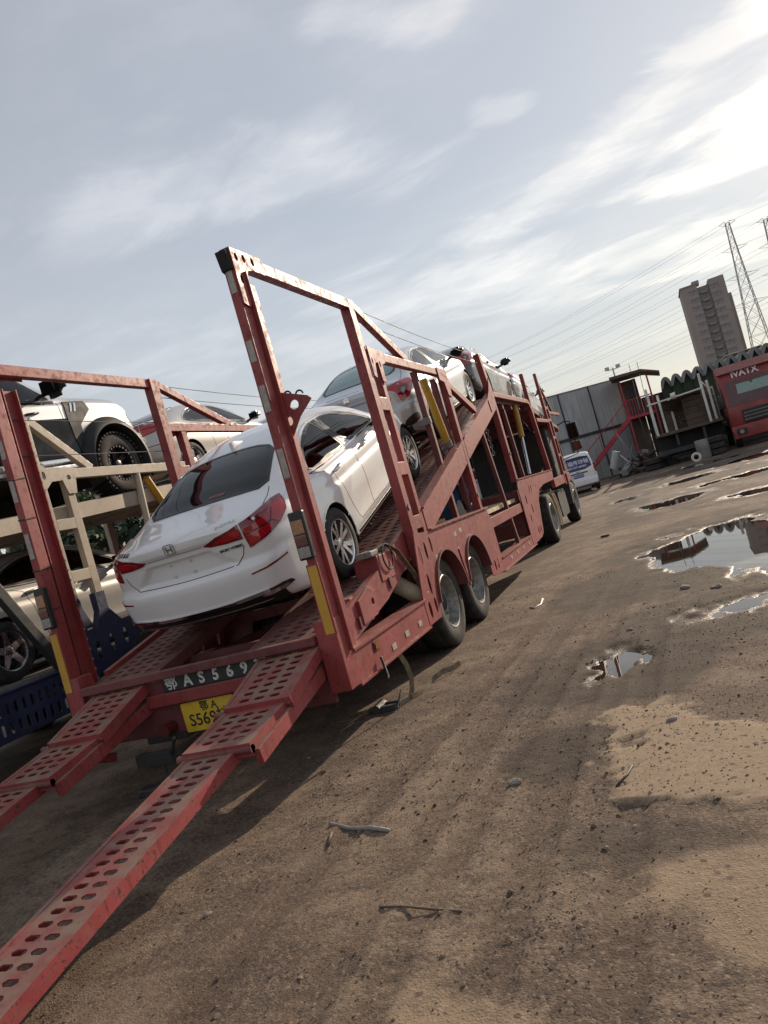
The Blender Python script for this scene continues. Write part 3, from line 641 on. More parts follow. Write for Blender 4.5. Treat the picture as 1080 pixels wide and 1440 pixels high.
class Car:
    """one vehicle: local frame x right, y forward from the tail, z up from the tyre contact plane"""
    def __init__(s, name, label, cat, S, paint, contact, pitch, group=None, yaw=0):
        s.S = S; s.paint = paint
        ya = S['axles'][0]; M3 = Matrix.Rotation(yaw, 3, 'Z') @ Matrix.Rotation(pitch, 3, 'X'); loc = Vector(contact) - M3 @ Vector((0, ya, 0))
        s.root = thing(name, label, cat, loc, M3.to_euler(), group); OFF[s.root.name] = (0, 0, 0)
        s.V, s.F = car_shell(S); s.bvh = BVHTree.FromPolygons([Vector(v) for v in s.V.tolist()], s.F.tolist())
        s.kill = np.zeros(len(s.F), bool); s.cen = s.V[s.F].mean(1)
        a = s.V[s.F]; n_ = np.cross(a[:, 2] - a[:, 0], a[:, 3] - a[:, 1]); s.nor = n_ / (np.linalg.norm(n_, axis=1, keepdims=True) + 1e-12)
        s.arch_r = S['arch']; s.axz = S['wr']
        for yc in S['axles']:
            d = np.hypot(s.V[:, 1] - yc, s.V[:, 2] - s.axz); sel = (np.abs(s.V[:, 0]) > .5 * S['w'][3][1]) & (np.abs(d - s.arch_r) < .024) & (s.V[:, 2] > s.axz - .3)
            k = s.arch_r / np.maximum(d[sel], 1e-6); s.V[sel, 1] = yc + (s.V[sel, 1] - yc) * k; s.V[sel, 2] = s.axz + (s.V[sel, 2] - s.axz) * k
            dc = np.hypot(s.cen[:, 1] - yc, s.cen[:, 2] - s.axz); s.kill |= (dc < s.arch_r - .006) & (np.abs(s.cen[:, 0]) > .5 * S['w'][3][1])
    def ray(s, o, d):
        h = s.bvh.ray_cast(Vector(o), Vector(d)); return h[0], h[1]
    def basis(s, view):
        if view == 'rear': return (lambda a, b: (a, -3, b)), (0, 1, 0)
        if view == 'front': return (lambda a, b: (a, s.S['L'] + 3, b)), (0, -1, 0)
        if view == 'right': return (lambda a, b: (3, a, b)), (-1, 0, 0)
        if view == 'left': return (lambda a, b: (-3, a, b)), (1, 0, 0)
        if view == 'top': return (lambda a, b: (a, b, 4)), (0, 0, -1)
        if isinstance(view, tuple):      # diagonal: direction in xy plane, u axis perpendicular
            dx, dy = view; n_ = math.hypot(dx, dy); dx /= n_; dy /= n_; sg = view_sign = 1
            ux, uy = (dy, -dx) if dy > 0 else (-dy, dx)
            oy = 0 if dy > 0 else s.S['L']
            return (lambda a, b: (ux * a - dx * 4, oy + uy * a - dy * 4, b)), (dx, dy, 0)
    def panel(s, name, poly, view, mat, off=.003, hole=None, step=.035, parent=None, smooth_n=1, thick=.006, cut=False):
        poly = smoothpoly(poly, smooth_n) if smooth_n else poly; loops = [densify(poly, step)]
        if hole: loops.append(densify(shrink(poly, hole), step))
        pts = [p for l_ in loops for p in l_]; ed = []; o0 = 0
        for l_ in loops: ed += [(o0 + i, o0 + (i + 1) % len(l_)) for i in range(len(l_))]; o0 += len(l_)
        P = np.array(pts); gx = np.arange(P[:, 0].min(), P[:, 0].max(), step * 1.15); gy_ = np.arange(P[:, 1].min(), P[:, 1].max(), step * 1.15)
        GX_, GY_ = np.meshgrid(gx, gy_); ins = inpoly(GX_, GY_, shrink(poly, step * .6)); pts += list(zip(GX_[ins].tolist(), GY_[ins].tolist()))
        r = geometry.delaunay_2d_cdt([Vector(p) for p in pts], ed, [], 0, 1e-5); v2 = np.array([tuple(p) for p in r[0]]); tri = np.array([f for f in r[2] if len(f) == 3])
        c = v2[tri].mean(1); keep = inpoly(c[:, 0], c[:, 1], loops[0])
        if hole: keep &= ~inpoly(c[:, 0], c[:, 1], loops[1])
        tri = tri[keep]; fo, d = s.basis(view); vs = []; ns_ = []
        for a, b in v2:
            p, n_ = s.ray(fo(a, b), d)
            if p is None:
                q = s.bvh.find_nearest(Vector(fo(a, b)) + Vector(d) * 3.2); p, n_ = q[0], q[1]
            if n_.dot(Vector(d)) > 0: n_ = -n_
            vs.append(p + n_ * off); ns_.append(n_)
        fs = [tuple(f) for f in tri.tolist()]
        e = {}
        for f in fs:
            for i in range(3): e[(f[i], f[(i + 1) % 3])] = 1
        if fs:
            f0 = fs[0]; nn = (vs[f0[1]] - vs[f0[0]]).cross(vs[f0[2]] - vs[f0[0]])
            if nn.dot(Vector(d)) > 0: fs = [f[::-1] for f in fs]; e = {(b, a): 1 for a, b in e}
        if thick:
            nv_ = len(vs); mp = {}
            for a, b in list(e):
                if (b, a) in e: continue
                for q in (a, b):
                    if q not in mp: mp[q] = len(vs); vs.append(vs[q] - ns_[q] * thick)
                fs.append((b, a, mp[a], mp[b]))
        mb = MB(); mb.add(vs, fs); o = mb.build(name, mat, parent or s.root, smooth=40, world=False, fix=False)
        if cut:
            u, w_ = {'right': (1, 2), 'left': (1, 2), 'rear': (0, 2), 'front': (0, 2), 'top': (0, 1)}[view]; sp = shrink(poly, cut)
            s.kill |= inpoly(s.cen[:, u], s.cen[:, w_], sp) & ((s.nor @ np.array(d)) < -.01) & (s.cen[:, 2] > s.S.get('cutz', .8))
        return o
    def window(s, poly, view, glass='glass_dark', frit=.035):
        o = s.panel('window', poly, view, glass, .002, thick=0, cut=frit * .55)
        s.panel('window_seal', poly, view, 'black_trim', .0045, hole=frit, parent=o, thick=.004); return o
    def line(s, name, pts, view, width=.006, mat='black_matte', off=.0012, step=.03, parent=None, thick=.002):
        pts = densify(pts, step, False); fo, d = s.basis(view); P = []
        for a, b in pts:
            p, n_ = s.ray(fo(a, b), d)
            if p is not None: P.append((p, n_ if n_.dot(Vector(d)) < 0 else -n_))
        mb = MB(); vs = []; fs = []
        for i, (p, n_) in enumerate(P):
            tdir = (P[min(i + 1, len(P) - 1)][0] - P[max(i - 1, 0)][0]).normalized(); sd_ = tdir.cross(n_).normalized() * width / 2
            vs += [p - sd_ - n_ * .004, p - sd_ + n_ * off, p + sd_ + n_ * off, p + sd_ - n_ * .004]
        for i in range(len(P) - 1):
            for k in range(3): fs.append((4 * i + k, 4 * i + k + 1, 4 * i + 5 + k, 4 * i + 4 + k))
        mb.add(vs, fs); return mb.build(name, mat, parent or s.root, smooth=40, world=False)
    def handle(s, y, z, L_=.20, mat=None):
        for sd_ in (1, -1):
            p, n_ = s.ray((3 * sd_, y, z), (-sd_, 0, 0)); p2, _ = s.ray((3 * sd_, y + L_, z + .012), (-sd_, 0, 0))
            if p is None or p2 is None: continue
            e = Vector((sd_ * .030, 0, 0)); mb = MB(); mb.tube([p - Vector((sd_ * .02, 0, 0)), p + e * .8 + Vector((0, .02, 0)), (p + p2) / 2 + e, p2 + e * .8 - Vector((0, .02, 0)), p2 - Vector((sd_ * .02, 0, 0))], [.012, .014, .014, .014, .012], 8)
            mb.build('door_handle', mat or s.paint, s.root, smooth=True, world=False)
    def mirror(s, y, z, mat=None, big=1.0, cap='black_trim'):
        for sd_ in (1, -1):
            p, _ = s.ray((3 * sd_, y, z - .03), (-sd_, 0, 0))
            if p is None: continue
            bm = bmesh.new(); bmesh.ops.create_cube(bm, size=1); bmesh.ops.bevel(bm, geom=bm.edges[:], offset=.28, segments=3, affect='EDGES')
            c = Vector((p.x + sd_ * .17 * big, y, z + .03)); bm.transform(Matrix.Translation(c) @ Matrix.Rotation(-sd_ * .15, 4, 'Z') @ Matrix.Diagonal((.23 * big, .12, .155 * big, 1)))
            me = bpy.data.meshes.new('mirror'); bm.to_mesh(me); bm.free(); o = link('mirror', me, mat or s.paint, s.root, smooth=True)
            MB().bar((p.x - sd_ * .03, y, z - .04), (p.x + sd_ * .12 * big, y, z - .005), .05, .04, (0, 1, 0)).build('mirror_arm', cap, o, world=False, bevel=.008)
            MB().box((c.x - .085 * big, c.y - .068, c.z - .052 * big), (c.x + .085 * big, c.y - .058, c.z + .052 * big)).build('mirror_glass', 'gloss_black', o, world=False, bevel=.004)
    def seats(s, rows, mat='seat', w=.52, zf=.32, hh=1.0):
        for y in rows:
            for x in (-.37, .37):
                mb = MB(); mb.bar((x, y - .02, zf + .12), (x, y + .48, zf + .16), w, .16); mb.bar((x, y, zf + .15), (x, y - .18, zf + .66 * hh), w * .92, .13); mb.bar((x, y - .19, zf + .70 * hh), (x, y - .215, zf + .87 * hh), .26, .09)
                mb.build('seat', mat, s.root, world=False, bevel=.03, smooth=50)
        y = rows[-1] + .62
        wm = MB(); c = Vector((-.37, y, zf + .48)); pts = [c + Vector((.18 * math.cos(a), .06 * math.sin(a), .17 * math.sin(a))) for a in np.linspace(0, 2 * math.pi, 17)]
        wm.tube(pts, .015, 6); wm.build('steering_wheel', 'black_trim', s.root, world=False, smooth=True)
        MB().box((-.68, y + .08, zf + .2), (.68, y + .5, zf + .50)).build('dashboard', 'seat', s.root, world=False, bevel=.05, smooth=50)
    def wheels(s, style, rr, w, inset=.015, spins=(.2, .9, .5, 1.3)):
        S = s.S; k = 0
        for yc in S['axles']:
            hw = float(pchip(S['w'], np.array([yc]))[0])
            for sd_ in (1, -1):
                add_wheel(s.root, (sd_ * (hw - inset - w / 2), yc, S['wr']), sd_, style, S['wr'], rr, w, spins[k % 4]); k += 1
                mb = MB(); n_ = 20; r = s.arch_r + .004; x0, x1 = sd_ * (hw - .018), sd_ * (hw - w - .16)
                th = [R(-25 + 230 * i / n_) for i in range(n_ + 1)]; vs = []
                for a in th:
                    for x in (x0, x1): vs.append((x, yc + r * math.cos(a), S['wr'] + r * math.sin(a)))
                vs += [(x1, yc, S['wr'])]; fs = [(2 * i, 2 * i + 2, 2 * i + 3, 2 * i + 1) for i in range(n_)] + [(2 * i + 1, 2 * i + 3, len(vs) - 1) for i in range(n_)]
                mb.add(vs, fs); mb.build('wheel_well', 'black_matte', s.root, world=False, fix=False)
    def arch_lip(s, width=.022, off=.004, mat=None, a0=-12, a1=192, thick=.02, name='arch_lip'):
        for yc in s.S['axles']:
            for view in ('right', 'left'):
                pts = [(yc + (s.arch_r + width * .45) * math.cos(R(a)), s.S['wr'] + (s.arch_r + width * .45) * math.sin(R(a))) for a in np.linspace(a0, a1, 40)]
                s.line(name, pts, view, width, mat or s.paint, off, .05)
    def finish(s):
        keep = ~s.kill; F = s.F[keep]; used = np.unique(F); mp = -np.ones(len(s.V), int); mp[used] = np.arange(len(used))
        me = bpy.data.meshes.new('body'); me.from_pydata(s.V[used].tolist(), [], mp[F].tolist()); me.validate()
        bm = bmesh.new(); bm.from_mesh(me); bmesh.ops.remove_doubles(bm, verts=bm.verts, dist=1e-4); bmesh.ops.dissolve_degenerate(bm, edges=bm.edges, dist=1e-5)
        bmesh.ops.recalc_face_normals(bm, faces=bm.faces); bm.to_mesh(me); bm.free()
        bo = link('body', me, s.paint, s.root, smooth=48)
        # dark cabin lining just inside the shell
        zc_ = s.S.get('cutz', .8) - .25; bm = bmesh.new(); bm.from_mesh(me); bm.normal_update()
        for v in bm.verts: v.co -= v.normal * .02
        bmesh.ops.delete(bm, geom=[f for f in bm.faces if f.calc_center_median().z < zc_], context='FACES'); ml = bpy.data.meshes.new('cabin_lining'); bm.to_mesh(ml); bm.free()
        link('cabin_lining', ml, 'seat', s.root, smooth=True); return bo
    def under(s, z0=.17, z1=.34):
        S = s.S; w = S['w'][4][1] - .26
        MB().box((-w, .5, z0 + .05), (w, S['L'] - .5, z1)).build('floor_pan', 'black_matte', s.root, world=False)
def mirror_poly(p): return [(-x, y) for x, y in p]

SEDAN = dict(L=4.72, axles=(1.12, 3.92), wr=.335, arch=.372,
    top=[(0, .99), (.05, 1.055), (.12, 1.085), (.35, 1.105), (.62, 1.135), (.9, 1.235), (1.25, 1.345), (1.65, 1.42), (2.1, 1.452), (2.45, 1.44), (2.8, 1.385), (3.2, 1.24), (3.62, 1.03), (3.8, .985), (4.3, .90), (4.6, .77), (4.72, .60)],
    belt=[(0, .88), (.12, .94), (.5, .985), (1.5, .965), (2.6, .93), (3.6, .89), (4.3, .80), (4.72, .56)],
    w=[(0, .72), (.04, .785), (.14, .855), (.42, .905), (1.1, .93), (2.4, .925), (3.6, .925), (4.2, .885), (4.5, .79), (4.66, .66), (4.72, .56)],
    bot=[(0, .36), (.12, .30), (.5, .22), (1, .19), (3.9, .19), (4.5, .21), (4.72, .3)],
    roofw=[(0, .62), (.6, .66), (1.0, .635), (1.5, .60), (2.1, .585), (2.8, .62), (3.4, .68), (4.7, .6)],
    rbow=.17, fbow=.35, rprof=[(.2, .06), (.36, .0), (.45, -.055), (.62, -.065), (.70, -.05), (.735, 0.0), (.93, .004), (1.0, -.02), (1.05, -.055), (1.09, -.05), (1.2, 0)],
    recess=[(.47, .30, .745, .905, .035)], crease=[([(.3, .90), (1.2, .86), (2.4, .82), (3.8, .79)], .013, .035), ([(1.5, .34), (3.4, .36)], -.010, .04)])
LAMP_A = [(.245, .962), (.36, 1.0), (.555, 1.03), (.555, .915), (.42, .92), (.30, .935)]
LAMP_B = [(.566, 1.03), (.74, 1.048), (.90, 1.064), (.985, 1.06), (.995, 1.01), (.975, .955), (.88, .90), (.74, .858), (.58, .828), (.572, .93)]
def sedan(name, label, paint, contact, pitch, group, S=SEDAN, kind='plain', glass='glass_dark', wheel='twin', mir=None):
    c = Car(name, label, 'car', S, paint, contact, pitch, group); r = c.root; k = S.get('ly', 1.0)
    rear_w = S.get('rear_win', [(-.66, .70), (-.30, .655), (.30, .655), (.66, .70), (.60, 1.05), (.545, 1.36), (.25, 1.47), (-.25, 1.47), (-.545, 1.36), (-.60, 1.05)])
    wind = S.get('windscreen', [(-.70, 3.52), (-.3, 3.62), (.3, 3.62), (.70, 3.52), (.60, 2.98), (.54, 2.82), (.2, 2.76), (-.2, 2.76), (-.54, 2.82), (-.60, 2.98)])
    wr_ = S.get('win_r', [(1.16, 1.04), (1.29, 1.125), (1.52, 1.24), (1.80, 1.318), (2.02, 1.347), (2.10, 1.345), (2.14, 1.03), (2.15, 1.005), (1.55, 1.018)])
    wf_ = S.get('win_f', [(2.22, 1.002), (2.20, 1.343), (2.40, 1.337), (2.66, 1.288), (2.95, 1.172), (3.20, 1.03), (3.20, .985), (2.8, .99)])
    c.window(rear_w, 'top', glass); c.window(wind, 'top', glass)
    for v in ('right', 'left'):
        c.window(wr_, v, glass); c.window(wf_, v, 'glass_clear' if glass == 'glass_clear' else glass)
        lo = [wr_[0], wr_[-1], wr_[-2], wf_[0], wf_[-1], wf_[-2]]
        tp = [(wr_[0][0] - .02, wr_[0][1])] + [(a - .01, b + .018) for a, b in wr_[1:6]] + [(a, b + .018) for a, b in wf_[1:5]] + [(wf_[5][0] + .02, wf_[5][1])]
        c.line('window_trim', tp, v, .014, 'chrome', .006)
        c.line('window_trim', [(wr_[0][0] - .01, wr_[0][1] - .014), (wr_[-1][0], wr_[-1][1] - .016), (wf_[0][0], wf_[0][1] - .016), (wf_[-1][0], wf_[-1][1] - .016), (wf_[-2][0], wf_[-2][1] - .012)], v, .014, 'chrome' if kind == 'accord' else 'black_trim', .006)
        c.panel('pillar_trim', [(wr_[5][0] + .005, wr_[5][1]), (wf_[1][0] - .005, wf_[1][1]), (wf_[0][0] - .01, wf_[0][1]), (wr_[-2][0] + .01, wf_[0][1])], v, 'black_trim', .005, smooth_n=0)
        yb = wf_[0][0] - .05
        c.line('door_gap', [(wr_[0][0] + .02, wr_[0][1] - .02), (1.50, .93), (1.565, .78), (1.60, .62), (1.66, .45), (1.72, .33)], v)
        c.line('door_gap', [(yb, .955), (yb + .03, .75), (yb + .02, .5), (yb, .33)], v)
        c.line('door_gap', [(3.22, .91), (3.28, .75), (3.27, .5), (3.22, .33)], v); c.line('door_gap', [(1.72, .33), (3.22, .33)], v)
        c.panel('sill_trim', [(1.56, .20), (3.45, .20), (3.45, .265), (1.56, .265)], v, 'black_trim', .004, smooth_n=0)
        if kind == 'accord':
            sgn = 1 if v == 'right' else -1
            c.line('fuel_flap', [(.66, .88), (.80, .885), (.82, .78), (.70, .76), (.66, .88)], v, .004)
    c.handle(1.52, .905, mat='chrome' if kind == 'accord' else None); c.handle(2.40, .89, mat='chrome' if kind == 'accord' else None); c.mirror(3.08, .995, mir)
    for m_, dv in ((1, (-.55, .83)), (-1, (.55, .83))):
        fl = (lambda p: p) if m_ == 1 else mirror_poly
        if kind == 'civic':
            A = [(.50, 1.00), (.74, 1.02), (.93, 1.015), (.955, .985), (.93, .91), (.84, .82), (.70, .75), (.655, .77), (.64, .86), (.60, .93), (.50, .955)]
            lamp = c.panel('tail_lamp', fl(A), dv, 'lens_red', .010, thick=.03)
            c.panel('lens', fl([(.66, .955), (.78, .965), (.85, .94), (.80, .87), (.72, .80), (.68, .82)]), dv, 'lens_red_dark', .016, parent=lamp, thick=.01)
            c.panel('lens', fl([(.70, .93), (.78, .93), (.74, .86), (.71, .84)]), dv, 'lens_clear', .019, parent=lamp, thick=.006)
            c.panel('bumper_vent', fl([(.60, .40), (.86, .43), (.86, .55), (.70, .54), (.58, .48)]), dv, 'black_trim', .004)
            c.panel('reflector', fl([(.74, .46), (.85, .47), (.85, .54), (.75, .53)]), dv, 'lens_red_old', .008)
        else:
            lampA = c.panel('tail_lamp', fl(LAMP_A), dv, 'lens_red_dark', .008, thick=.03, smooth_n=0)
            c.panel('lens', fl([(.30, .955), (.42, .985), (.545, 1.00), (.545, .94), (.42, .937)]), dv, 'lens_red', .0115, parent=lampA, thick=.006)
            lampB = c.panel('tail_lamp', fl(LAMP_B), dv, 'lens_red_dark', .010, thick=.03, smooth_n=0)
            c.panel('lens', fl([(.585, .985), (.76, .992), (.86, 1.035), (.972, 1.04), (.975, .99), (.95, .945), (.87, .908), (.81, .955), (.585, .945)]), dv, 'lens_red', .0135, parent=lampB, thick=.006, smooth_n=0)
            c.panel('lens', fl([(.590, .93), (.72, .938), (.82, .935), (.80, .89), (.74, .872), (.592, .842)]), dv, 'lens_red', .0135, parent=lampB, thick=.006, smooth_n=0)
            c.line('lamp_rib', [(m_ * .60, .938), (m_ * .80, .945), (m_ * .86, 1.02)], dv, .006, 'black_trim', .016, parent=lampB)
            c.panel('reflector', fl([(.50, .640), (.66, .655), (.83, .668), (.83, .655), (.66, .640), (.50, .628)]), dv, 'lens_red_dark', .004, smooth_n=0)
        hl = [(.30, .72), (.55, .76), (.88, .80), (.90, .74), (.60, .66), (.34, .66)]
        dvf = (-.55, -.83) if m_ == 1 else (.55, -.83)
        c.panel('headlamp', fl(hl), dvf, 'lens_clear', .006)
    c.panel('grille', [(-.5, .50), (.5, .50), (.44, .66), (-.44, .66)], 'front', 'black_trim', .004)
    # trunk lid seam, badge, plate mounts
    c.line('lid_gap', [(-.60, .86), (-.57, .79), (-.50, .728), (0, .722), (.50, .728), (.57, .79), (.60, .86)], 'rear', .007)
    for m_ in (1, -1): c.line('lid_gap', [(m_ * .66, .715), (m_ * .70, .55), (m_ * .725, .36), (m_ * .73, .24)], 'top', .006)
    if kind == 'accord':
        c.line('lid_gap', [(-.27, .958), (0, .962), (.27, .958)], 'rear', .004, 'black_trim')
        def onrear(x, z, d_=.004):
            p, n_ = c.ray((x, -3, z), (0, 1, 0)); return p - Vector((0, d_, 0)), n_
        p, n_ = onrear(0, 1.022); em = MB()     # badge: rounded frame with an H
        em.prism(rrect(-.052, -.042, .052, .044, .018), -.004, .004, 'y', [rrect(-.046, -.036, .046, .038, .014)])
        em.add([(-.033, -.004, .032), (-.02, -.004, .032), (-.016, -.004, -.03), (-.029, -.004, -.03)], [(0, 1, 2, 3)]); em.add([(.033, -.004, .032), (.02, -.004, .032), (.016, -.004, -.03), (.029, -.004, -.03)], [(3, 2, 1, 0)])
        em.add([(-.02, -.004, .006), (.02, -.004, .006), (.018, -.004, -.008), (-.018, -.004, -.008)], [(0, 1, 2, 3)])
        em.v = [(v[0] + p.x, v[1] + p.y, v[2] + p.z) for v in em.v]; em.build('badge', 'chrome', r, world=False)
        for tx, x, z, sz, mt in (('东风本田', -.53, 1.052, .05, 'chrome'), ('INSPIRE', .50, 1.062, .052, 'chrome'), ('SPORT HYBRID', .50, .872, .030, 'ink_black')):
            p, n_ = onrear(x, z, .003); n2_ = n_ if n_.y < 0 else -n_; u_ = Vector((0, 0, 1)).cross(n2_).normalized(); v_ = n2_.cross(u_)
            text('lettering', tx, sz, mt, r, frame(p + n2_ * .002, u_, v_), .002, .0006)
        for x, z in ((-.10, .875), (.10, .875), (-.10, .775), (.10, .775)):
            p, _ = onrear(x, z); MB().tube([(x, p.y + .01, z), (x, p.y - .006, z)], .013, 8).build('plate_mount', 'plastic_white', r, world=False)
        # lower bumper: black diffuser, bright strip, exhaust finishers
        c.panel('diffuser', [(-.74, .30), (.74, .30), (.76, .425), (.60, .445), (-.60, .445), (-.76, .425)], 'rear', 'black_trim', .008, smooth_n=0, thick=.03)
        c.line('bumper_strip', [(-.68, .462), (-.40, .450), (0, .446), (.40, .450), (.68, .462)], 'rear', .030, 'chrome', .018)
        for m_, dv in ((1, (-.4, .9)), (-1, (.4, .9))):
            fl = (lambda p: p) if m_ == 1 else mirror_poly
            e1 = c.panel('exhaust_finisher', fl([(.50, .425), (.58, .47), (.80, .475), (.84, .42)]), dv, 'black_trim', .014, smooth_n=1, thick=.03)
            c.panel('finisher_trim', fl([(.54, .428), (.60, .452), (.77, .456), (.80, .425)]), dv, 'chrome', .018, smooth_n=1, parent=e1, thick=.01)
        an = MB(); p, _ = c.ray((0, 1.62, 3), (0, 0, -1)); an.prism([(1.52, p.z - .03), (1.80, p.z + .005), (1.72, p.z + .02), (1.60, p.z + .055), (1.53, p.z + .065)], -.02, .02, 'x'); an.build('antenna_fin', paint, r, world=False, bevel=.008, smooth=50)
        # dealer sticker and red parking-film strip inside the rear glass
        p, _ = c.ray((.13, .74, 3), (0, 0, -1)); n2_ = _ if _.z > 0 else -_; u_ = Vector((1, 0, 0)); v_ = n2_.cross(u_).normalized()
        text('sticker', '////////////', .05, 'lens_red', r, frame(p + n2_ * .006, u_, v_), .0006, .001)
    else:
        c.panel('diffuser', [(-.72, .28), (.72, .28), (.74, .40), (-.74, .40)], 'rear', 'black_trim', .006, smooth_n=0)
        c.panel('badge', circ(0, 1.0, .045, 14), 'rear', 'chrome', .006, smooth_n=0)
    c.seats((1.55, 2.42)); c.wheels(wheel, .225 if S['wr'] > .32 else .215, .205); c.arch_lip(); c.under(); c.finish(); return c
CARS = 'new cars chained down on the red transporter'
car1 = sedan('sedan', 'white sedan with dark rear glass driving up the tail ramp of the red transporter', 'paint_white', (-3.835, 6.455, 1.139), R(16.3), None, kind='accord', wheel='twin')
CIVIC = dict(SEDAN); CIVIC.update(L=4.50, axles=(.93, 3.60), wr=.325, arch=.36,
    top=[(0, .97), (.05, 1.035), (.10, 1.06), (.30, 1.085), (.55, 1.14), (.85, 1.25), (1.2, 1.35), (1.6, 1.415), (2.0, 1.43), (2.35, 1.41), (2.7, 1.34), (3.1, 1.18), (3.45, 1.0), (3.65, .955), (4.1, .87), (4.4, .74), (4.5, .6)],
    belt=[(0, .86), (.12, .92), (.5, .97), (1.4, .95), (2.5, .92), (3.4, .88), (4.1, .78), (4.5, .55)],
    w=[(0, .70), (.04, .775), (.13, .845), (.40, .895), (1.0, .915), (2.3, .905), (3.4, .91), (4.0, .865), (4.3, .77), (4.45, .65), (4.5, .55)],
    bot=[(0, .36), (.12, .30), (.5, .22), (1, .19), (3.7, .19), (4.3, .21), (4.5, .3)], roofw=[(0, .6), (.6, .63), (1.0, .61), (1.5, .58), (2.1, .575), (2.8, .61), (3.3, .66), (4.5, .6)],
    rear_win=[(-.60, .60), (-.3, .565), (.3, .565), (.60, .60), (.56, 1.0), (.50, 1.32), (.2, 1.40), (-.2, 1.40), (-.50, 1.32), (-.56, 1.0)],
    windscreen=[(-.68, 3.30), (-.3, 3.42), (.3, 3.42), (.68, 3.30), (.59, 2.80), (.53, 2.66), (.2, 2.60), (-.2, 2.60), (-.53, 2.66), (-.59, 2.80)],
    win_r=[(1.02, 1.05), (1.15, 1.13), (1.40, 1.24), (1.66, 1.308), (1.90, 1.332), (1.98, 1.328), (2.02, 1.015), (2.03, .995), (1.45, 1.01)],
    win_f=[(2.10, .992), (2.08, 1.327), (2.28, 1.318), (2.5, 1.265), (2.78, 1.15), (3.02, 1.015), (3.02, .975), (2.6, .98)], crease=[([(.3, .88), (1.2, .84), (2.4, .80), (3.6, .78)], .015, .035)])
sedan('sedan', 'silver sedan with clear rear glass and boomerang red lamps, directly ahead of the white sedan', 'paint_silver', (-3.835, 10.80, 2.43), R(12.2), CARS, S=CIVIC, kind='civic', glass='glass_clear', wheel='ten', mir='black_trim')
sedan('sedan', 'dark grey sedan on the level upper deck, just ahead of the silver sedan', 'paint_grey', (-3.835, 14.95, 3.10), R(-.5), CARS, S=CIVIC, kind='civic', glass='glass_dark', wheel='ten', mir='black_trim')
sedan('sedan', 'silver sedan pitched nose down at the front of the upper deck above the tractor', 'paint_silver', (-3.835, 19.0, 2.93), R(-8.5), CARS, S=CIVIC, kind='plain', glass='glass_dark', wheel='ten')

# ------------------------------------------------------------------ red transporter trailer
XR, XL, XC = -2.53, -5.14, -3.835
TR = thing('car_transporter_trailer', 'red two-deck car transporter trailer with open side frames and lowered tail ramps', 'trailer', (XC, 10, 0))
def deck_z(y):
    return float(np.interp(y, [4.0, 5.05, 6.3, 12.95, 16.8, 21.5], [.55, .85, 1.095, 3.03, 3.10, 2.55]))
def perforated(mb, x0, x1, pa, pb, cols, pitch, hl, hw, thick=.006, margin=.05, rib=None):
    """plate from pa=(y,z) to pb with real rounded slots, in a strip x0..x1"""
    ya, za = pa; yb, zb_ = pb; L = math.hypot(yb - ya, zb_ - za); e = Vector((0, (yb - ya) / L, (zb_ - za) / L)); nn = Vector((0, -e.z, e.y)); nrow = max(1, int((L - .04) / pitch)); m0 = (L - nrow * pitch) / 2
    def P(u, v, d=0): return Vector((u, ya, za)) + e * v + nn * d
    cw = (x1 - x0 - 2 * margin) / cols
    def quad(u0, v0, u1, v1): mb.add([P(u0, v0), P(u1, v0), P(u1, v1), P(u0, v1)], [(0, 1, 2, 3)]); mb.add([P(u0, v0, -thick), P(u1, v0, -thick), P(u1, v1, -thick), P(u0, v1, -thick)], [(3, 2, 1, 0)])
    quad(x0, 0, x0 + margin, L); quad(x1 - margin, 0, x1, L); quad(x0 + margin, 0, x1 - margin, m0); quad(x0 + margin, L - m0, x1 - margin, L)
    for r in range(nrow):
        for c in range(cols):
            u0 = x0 + margin + c * cw; v0 = m0 + r * pitch; cu, cv = u0 + cw / 2, v0 + pitch / 2
            sq = [(u0, v0), (u0 + cw, v0), (u0 + cw, v0 + pitch), (u0, v0 + pitch)]; k_ = .4 * min(hl, hw)
            hx, hy = hw / 2, hl / 2; ho = [(cu - hx, cv - hy + k_), (cu - hx + k_, cv - hy), (cu + hx - k_, cv - hy), (cu + hx, cv - hy + k_), (cu + hx, cv + hy - k_), (cu + hx - k_, cv + hy), (cu - hx + k_, cv + hy), (cu - hx, cv + hy - k_)]
            fs = [(0, 1, 6, 5), (1, 7, 6), (1, 2, 8, 7), (2, 9, 8), (2, 3, 10, 9), (3, 11, 10), (3, 0, 4, 11), (0, 5, 4)]
            mb.add([P(*q) for q in sq] + [P(*q) for q in ho], fs)
            mb.add([P(*q) for q in ho] + [P(q[0], q[1], -thick - .003) for q in ho], [(i, i + 8, (i + 1) % 8 + 8, (i + 1) % 8) for i in range(8)])
    return P, L
def edge_frame(mb, P, L, x0, x1, h, w=.035):
    for a, b in ((x0, x0 + w), (x1 - w, x1)):
        mb.add([P(a, 0, -h), P(b, 0, -h), P(b, L, -h), P(a, L, -h), P(a, 0, .004), P(b, 0, .004), P(b, L, .004), P(a, L, .004)], [(0, 3, 2, 1), (4, 5, 6, 7), (0, 1, 5, 4), (1, 2, 6, 5), (2, 3, 7, 6), (3, 0, 4, 7)])
    for v in (0, L - w):
        mb.add([P(x0 + w, v, -h), P(x1 - w, v, -h), P(x1 - w, v + w, -h), P(x0 + w, v + w, -h), P(x0 + w, v, .003), P(x1 - w, v, .003), P(x1 - w, v + w, .003), P(x0 + w, v + w, .003)], [(0, 3, 2, 1), (4, 5, 6, 7), (0, 1, 5, 4), (1, 2, 6, 5), (2, 3, 7, 6), (3, 0, 4, 7)])
